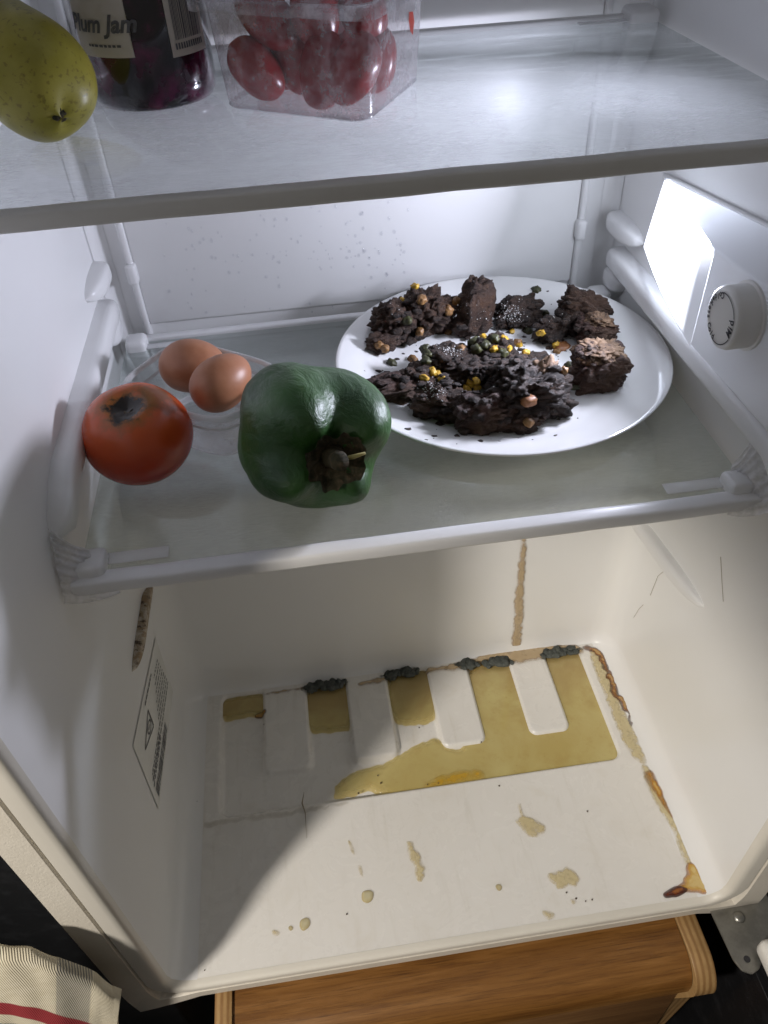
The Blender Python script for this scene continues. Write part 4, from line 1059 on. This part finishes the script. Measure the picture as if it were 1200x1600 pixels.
def jpt(a_deg, z, h=.0003):
    a = math.radians(a_deg); return ((JR+h)*math.cos(a), (JR+h)*math.sin(a), z)
def wrap(name, a0, a1, z0, z1, mat, parent, h, n=40, scallop=False):
    v = []; f = []
    for i in range(n+1):
        t = i/n
        for m in range(9):
            zz = z0+(z1-z0)*m/8; aa = a0+(a1-a0)*t
            if scallop and i == n: aa -= 3.2*abs(math.sin(zz*800))
            v.append(jpt(aa, zz, h))
    for i in range(n):
        for m in range(8): f.append((i*9+m, (i+1)*9+m, (i+1)*9+m+1, i*9+m+1))
    return mk(name, v, f, mat, parent)
M['label'] = paper('cream_label_paper', (.62, .57, .50), .6)
lab1 = wrap('front_label', -152, -92, .0285, .072, M['label'], jar, .0004, scallop=True)
lab2 = wrap('barcode_label', -62, -22, .026, .072, M['label'], jar, .0004)
V, F = [], []
def jar_text(txt, size, a_mid, z, shear):
    vs, fs = letters(txt, size, shear)
    add_vf([jpt(a_mid+math.degrees(p.x/JR), z+p.y, .0008) for p in vs], fs)
jar_text('Plum Jam', .0115, -121, .0405, .35)
for (z, u0, u1) in ((.0335, -135, -104),):
    a = u0
    while a < u1:
        l_ = random.uniform(1.5, 4); add_vf([jpt(a, z, .0008), jpt(a+l_, z, .0008), jpt(a+l_, z+.0012, .0008), jpt(a, z+.0012, .0008)], [(0, 1, 2, 3)]); a += l_+1.2
mk('label_print', V, F, M['ink'], lab1, smooth=False)
V, F = [], []
a = -57
while a < -28:
    l_ = random.choice((.5, .8, 1.3)); add_vf([jpt(a, .034, .0008), jpt(a+l_, .034, .0008), jpt(a+l_, .066, .0008), jpt(a, .066, .0008)], [(0, 1, 2, 3)]); a += l_+random.choice((.5, .7, 1.1))
a = -58
while a < -28:
    add_vf([jpt(a, .0295, .0008), jpt(a+1.6, .0295, .0008), jpt(a+1.6, .0325, .0008), jpt(a, .0325, .0008)], [(0, 1, 2, 3)]); a += 2.6
mk('barcode_print', V, F, M['ink'], lab2, smooth=False)

# punnet
PB = [Vector((.1262, .1215)), Vector((.2016, .0700)), Vector((.2440, .1470)), Vector((.1686, .1985))]
pc = sum(PB, Vector((0, 0)))/4
pun = thing('plastic_punnet', 'fogged clear plastic punnet of small red tomatoes on the upper shelf', 'punnet', (pc.x, pc.y, Z2))
ex = (PB[1]-PB[0]); ey = (PB[3]-PB[0]); hx, hy = ex.length/2, ey.length/2; ex.normalize(); ey.normalize()
def pring(s_, z, ch=.010, n=5, add=0.0):
    out = []; a_, b_ = hx*s_+add, hy*s_+add
    for (sx, sy2, a0) in ((1, -1, -90), (1, 1, 0), (-1, 1, 90), (-1, -1, 180)):
        for i in range(n+1):
            a = math.radians(a0+90*i/n)
            x = sx*(a_-ch)+ch*math.cos(a); y = sy2*(b_-ch)+ch*math.sin(a)
            p = ex*x+ey*y; out.append((p.x, p.y, z))
    # extra points along the sides keep the ring even
    return out
loft('tray_wall', [pring(.05, .0015, .001), pring(.93, .0010, .007), pring(.985, .0016), pring(1.0, .005), pring(1.06, .050), pring(1.065, .0535)], M['punnet'], pun)
loft('tray_rim', [pring(1.06, .0525), pring(1.075, .0545), pring(1.0, .0550, add=.0085), pring(1.0, .0530, add=.0100), pring(1.0, .0490, add=.0100)], M['punnet_rim'], pun)
loft('base_ridge', [pring(.97, .0008), pring(1.0, .0022), pring(.985, .0040)], M['punnet_rim'], pun)
loft('tray_lid', [pring(1.0, .0555, add=.009), pring(1.02, .060), pring(.97, .072), pring(.9, .074), pring(.05, .0745, .001)], M['punnet'], pun)
def rt_mat():
    k = NT('small_red_tomato_skin'); n = k.noise(40, 4)
    return k.done(k.prin(k.mix(k.mapr(n, .35, .65, 0, 1), (.27, .010, .016), (.38, .022, .024)), .25))
rm = rt_mat()
GT = 'small red tomatoes in the punnet'
tl = [(-.030, -.026, .0175, 'frontmost left'), (-.014, -.006, .018, ''), (.012, -.024, .019, ''), (.030, -.022, .020, ''), (.028, .012, .0175, ''), (-.028, .008, .018, ''), (0, .024, .018, ''), (-.025, .032, .018, ''),
      (-.022, -.020, .041, ''), (.006, -.016, .043, ''), (.026, .004, .042, ''), (-.006, .012, .042, '')]
TLL = ['bottom layer, left end of the front wall', 'bottom layer, second row left', 'bottom layer, second from right at the front wall', 'bottom layer, right end of the front wall', 'bottom layer, against the right wall', 'bottom layer, against the left wall', 'bottom layer, middle of the back', 'bottom layer, back left corner', 'top layer, left front', 'top layer, middle front', 'top layer, right side', 'top layer, towards the back']
for i, (a, b, z, _) in enumerate(tl):
    p = pc+ex*a+ey*b
    o = blob('small_tomato', (p.x, p.y, Z2+z), .0125, .0122, .0190, rm, i, 4, .05, 1.5, i*1.3, 2.2, None, (random.uniform(-.6, .6), random.uniform(-.6, .6)), None, .01, 4)
    tag(o, 'small oval red tomato in the punnet, ' + TLL[i], 'tomato', GT)
p = pc+ex*(hx*1.035)+ey*(.022)
k = NT('red_label'); rl = k.done(k.prin((.42, .05, .03), .4))
for_pts = [(0, 0), (.006, -.001), (.008, -.006), (.005, -.012), (.001, -.009), (-.001, -.004)]
mk('red_sticker', [((ex*(hx*1.052)+ey*(.018+a)).x, (ex*(hx*1.052)+ey*(.018+a)).y, .040+b) for a, b in for_pts], [tuple(range(6))], rl, pun, smooth=False)

# ------------------------------------------------------------------ below and around the fridge
def wood(name, a, b, c, scale=(4, 60, 60), rough=.42):
    k = NT(name); mp = k.n('ShaderNodeMapping'); mp.inputs['Scale'].default_value = scale; k.l(k.coord(), mp.inputs[0])
    n = k.noise(2.2, 8, .62, mp.outputs[0], .8); mp2 = k.n('ShaderNodeMapping'); mp2.inputs['Scale'].default_value = (scale[0]*2.5, scale[1]*5, scale[2]*5); k.l(k.coord(), mp2.inputs[0])
    n2 = k.noise(2.5, 5, .7, mp2.outputs[0])
    col = k.ramp(n, [(.3, a), (.5, b), (.68, c)]); col = k.mix(k.mapr(n2, .52, .68, 0, .65), col, tuple(q*.45 for q in a))
    return k.done(k.prin(col, rough, k.bump(n2, .25, .0008)))
M['oak'] = wood('oak_veneer', (.14, .055, .011), (.21, .092, .020), (.28, .132, .036))
M['oak_d'] = wood('oak_front_board', (.13, .062, .022), (.19, .095, .036), (.24, .13, .05), (3, 40, 40))
def ply():
    k = NT('plywood_edge'); co = k.coord(); w_ = k.n('ShaderNodeTexWave'); w_.bands_direction = 'X'; w_.inputs['Scale'].default_value = 62; w_.inputs['Distortion'].default_value = 1.2; w_.inputs['Detail'].default_value = 3
    k.l(co, w_.inputs['Vector']); n = k.noise(120, 5)
    c = k.ramp(w_.outputs['Fac'], [(.15, (.26, .14, .05)), (.5, (.36, .215, .085)), (.9, (.42, .26, .11))])
    return k.done(k.prin(k.mix(k.mapr(n, .4, .7, 0, .5), c, (.28, .16, .06)), .5))
M['ply'] = ply()
stand = thing('wooden_cabinet', 'oak veneered cabinet with rounded plywood sides under the fridge', 'cabinet', (.22, -.19, -.4)); SL = Vector(stand.location)
def spart(o): o.parent = stand; o.matrix_parent_inverse = Matrix.Translation(-SL); return o
def side_panel(x0, x1):
    pr = [(-.02, -.030)] + [(-.172-.026*math.sin(a), -.056+.026*math.cos(a)) for a in np.linspace(0, math.pi/2+.28, 12)] + [(-.185, -.11), (-.17, -.4), (-.02, -.4)]
    o = loft('side_panel', [[(x0, y, z) for y, z in pr], [x_ for x_ in [(x0+.001, y, z+.0006) for y, z in pr]], [(x1-.001, y, z+.0006) for y, z in pr], [(x1, y, z) for y, z in pr]], M['ply'], cap0=True, cap1=True)
    autosmooth(o, 40); spart(o)
side_panel(.020, .0335); side_panel(.4035, .4205)
pr = [(-.02, -.0325)] + [(-.168-.024*math.sin(a), -.0565+.024*math.cos(a)) for a in np.linspace(0, math.pi/2, 12)] + [(-.192, -.066), (-.190, -.068), (-.186, -.068)]
o = loft('top_board', [[(x, y, z) for y, z in pr] for x in np.linspace(.034, .403, 6)], M['oak'], closed=False); autosmooth(o, 40); spart(o)
spart(box('front_board', (.034, -.186, -.4), (.403, -.168, -.0685), M['oak_d'], bev=.001, seg=1))
# metal hinge bracket
def steel_mat():
    k = NT('scuffed_zinc_steel'); n = k.noise(40, 6, .7); n2 = k.noise(200, 4)
    return k.done(k.prin(k.mix(k.mapr(n, .4, .65, 0, 1), (.30, .295, .27), (.42, .41, .38)), k.mapr(n, .35, .7, .28, .5), k.bump(n2, .05, .0005), Metallic=.85))
M['zinc'] = steel_mat()
hb = thing('hinge_bracket', 'scuffed metal hinge bracket under the fridge\'s right front corner', 'bracket', (.452, -.17, -.016)); HL = Vector(hb.location)
def hpart(o): o.parent = hb; o.matrix_parent_inverse = Matrix.Translation(-HL); return o
outl = [(.4285, -.130), (.4290, -.158), (.4305, -.188), (.4335, -.196), (.4400, -.1995), (.4470, -.197), (.4560, -.188), (.476, -.172), (.480, -.160), (.480, -.130)]
bm = bmesh.new(); vs = [bm.verts.new((x, y, -.0185)) for x, y in outl]; fc_ = bm.faces.new(vs)
ret = bmesh.ops.extrude_face_region(bm, geom=[fc_]); bmesh.ops.translate(bm, vec=(0, 0, .0025), verts=[e for e in ret['geom'] if isinstance(e, bmesh.types.BMVert)])
bmesh.ops.recalc_face_normals(bm, faces=bm.faces); bmesh.ops.bevel(bm, geom=list(bm.edges), offset=.0006, segments=2, affect='EDGES')
me = bpy.data.meshes.new('bracket_plate'); bm.to_mesh(me); bm.free(); hpart(autosmooth(put('bracket_plate', me, M['zinc']), 40))
q = at(1155, 1433, 2, -.016); hpart(lathe('screw_head', [(.0001, .0022), (.0025, .0021), (.0042, .0012), (.0048, 0), (.0048, -.001)], M['zinc'], n=24, M=Matrix.Translation((q.x, q.y, -.016))))
q = at(1167, 1499, 2, -.016); hpart(lathe('bolt_hole', [(.0001, .0003), (.0026, .0003)], M['print'], n=20, M=Matrix.Translation((q.x, q.y, -.0157))))
# open door's lower corner at the right edge
door = thing('fridge_door', 'rounded white corner of the open fridge door at the right edge', 'door', (.47, -.20, -.01)); DL = Vector(door.location)
def dpart(o): o.parent = door; o.matrix_parent_inverse = Matrix.Translation(-DL); return o
dpart(box('door_panel', (.4475, -.60, -.0125), (.50, -.182, .006), M['trim_warm'], bev=.006, seg=4))
dpart(box('door_liner', (.4505, -.59, -.002), (.495, -.186, .009), M['trim'], bev=.005, seg=4))
# dark surroundings
def dark(name, c, r, sc_=30):
    k = NT(name); n = k.noise(sc_, 6, .7); n2 = k.noise(7, 4)
    return k.done(k.prin(k.mix(k.mapr(n, .5, .75, 0, 1), c, tuple(q*1.9+.002 for q in c)), k.mapr(n2, .3, .7, r*.7, r*1.2)))
gr = mk('floor', [(-3, -3, -.62), (3, -3, -.62), (3, 3, -.62), (-3, 3, -.62)], [(0, 1, 2, 3)], dark('dark_kitchen_floor', (.006, .006, .007), .5)); gr['kind'] = 'structure'
bp_ = box('black_appliance', (-.70, -.085, -.62), (-.062, .30, .60), dark('black_scuffed_panel', (.014, .015, .017), .45, 60), bev=.004)
tag(bp_, 'black scuffed appliance panel standing left of the fridge', 'appliance')
bp2 = box('black_board', (.455, -.24, -.62), (.462, .1, -.045), dark('black_board_paint', (.008, .008, .009), .35, 60), bev=.001, M=None)
tag(bp2, 'black board standing beside the wooden cabinet on the right', 'board')
# checked tea towel
def towel_mat():
    k = NT('checked_twill_cotton'); uv = k.n('ShaderNodeUVMap').outputs[0]
    s_ = k.n('ShaderNodeSeparateXYZ'); k.l(uv, s_.inputs[0]); U, V_ = s_.outputs[0], s_.outputs[1]
    def band(x, a, b, e=.004):
        p = k.mapr(x, a-e, a+e, 0, 1); q = k.mapr(x, b-e, b+e, 1, 0)
        m_ = k.n('ShaderNodeMath', operation='MULTIPLY'); k.l(p, m_.inputs[0]); k.l(q, m_.inputs[1]); return m_.outputs[0]
    ad = k.n('ShaderNodeMath', operation='MULTIPLY_ADD'); k.l(U, ad.inputs[0]); ad.inputs[1].default_value = 1.0; ml = k.n('ShaderNodeMath', operation='MULTIPLY'); k.l(V_, ml.inputs[0]); ml.inputs[1].default_value = .55; k.l(ml.outputs[0], ad.inputs[2])
    sn = k.n('ShaderNodeMath', operation='SINE'); m2 = k.n('ShaderNodeMath', operation='MULTIPLY'); k.l(ad.outputs[0], m2.inputs[0]); m2.inputs[1].default_value = 500; k.l(m2.outputs[0], sn.inputs[0])
    tw = k.mapr(sn.outputs[0], -1, 1, 0, 1)
    n = k.noise(90, 5)
    c = k.mix(k.mapr(n, .35, .65, 0, 1), (.66, .60, .45), (.74, .68, .53))
    g = k.n('ShaderNodeMath', operation='MULTIPLY'); k.l(band(U, .545, .70), g.inputs[0]); k.l(k.mapr(tw, .35, .75, .85, .12), g.inputs[1])
    c = k.mix(g.outputs[0], c, (.15, .16, .17))
    c = k.mix(band(V_, .575, .675), c, (.30, .008, .022))
    c = k.mix(k.mapr(k.n('ShaderNodeMath', operation='MULTIPLY').outputs[0], 0, 1, 0, 0), c, c)
    g2 = k.n('ShaderNodeMath', operation='MULTIPLY'); k.l(band(V_, .40, .50), g2.inputs[0]); k.l(k.mapr(tw, .35, .75, .95, .25), g2.inputs[1])
    c = k.mix(g2.outputs[0], c, (.10, .14, .15))
    c = k.mix(k.mapr(tw, 0, .35, .22, 0), c, (.36, .31, .21))
    return k.done(k.prin(c, .9, k.bump(tw, .45, .0010)))
def towel():
    yp = -.168
    top = [(-260, 1470), (-120, 1470), (0, 1479), (50, 1483), (100, 1497), (150, 1521), (178, 1540), (190, 1546)]
    T = [at(x, y, 1, yp) for x, y in top]
    n, m_ = 60, 46; v = []; uvs = []
    dwn = (at(178, 1640, 1, yp-.006)-at(190, 1546, 1, yp))
    for i in range(n+1):
        s_ = i/n*(len(T)-1); k_ = min(int(s_), len(T)-2); p = T[k_].lerp(T[k_+1], s_-k_)
        for j in range(m_+1):
            t = j/m_
            fold = .004*math.sin(i*.22+1.3*t)*(t) + .0025*noise.noise(Vector((i*.11, t*3, 0)))
            thick = .006*math.sqrt(1-(1-min(1, t/.05))**2) + (.003 if i > n-4 else 0)*0
            q = p + dwn*(t*1.9) + Vector((0, -thick-fold, 0))
            v.append(tuple(q)); uvs.append((i/n, 1-t))
    f = [(i*(m_+1)+j, i*(m_+1)+j+1, (i+1)*(m_+1)+j+1, (i+1)*(m_+1)+j) for i in range(n) for j in range(m_)]
    o = mk('tea_towel', v, f, towel_mat())
    ul = o.data.uv_layers.new(name='UVMap')
    for lp in o.data.loops: ul.data[lp.index].uv = uvs[lp.vertex_index]
    md = o.modifiers.new('thick', 'SOLIDIFY'); md.thickness = .0035; md.offset = -1
    return tag(o, 'cream checked tea towel with grey and red stripes at lower left', 'towel')
towel()
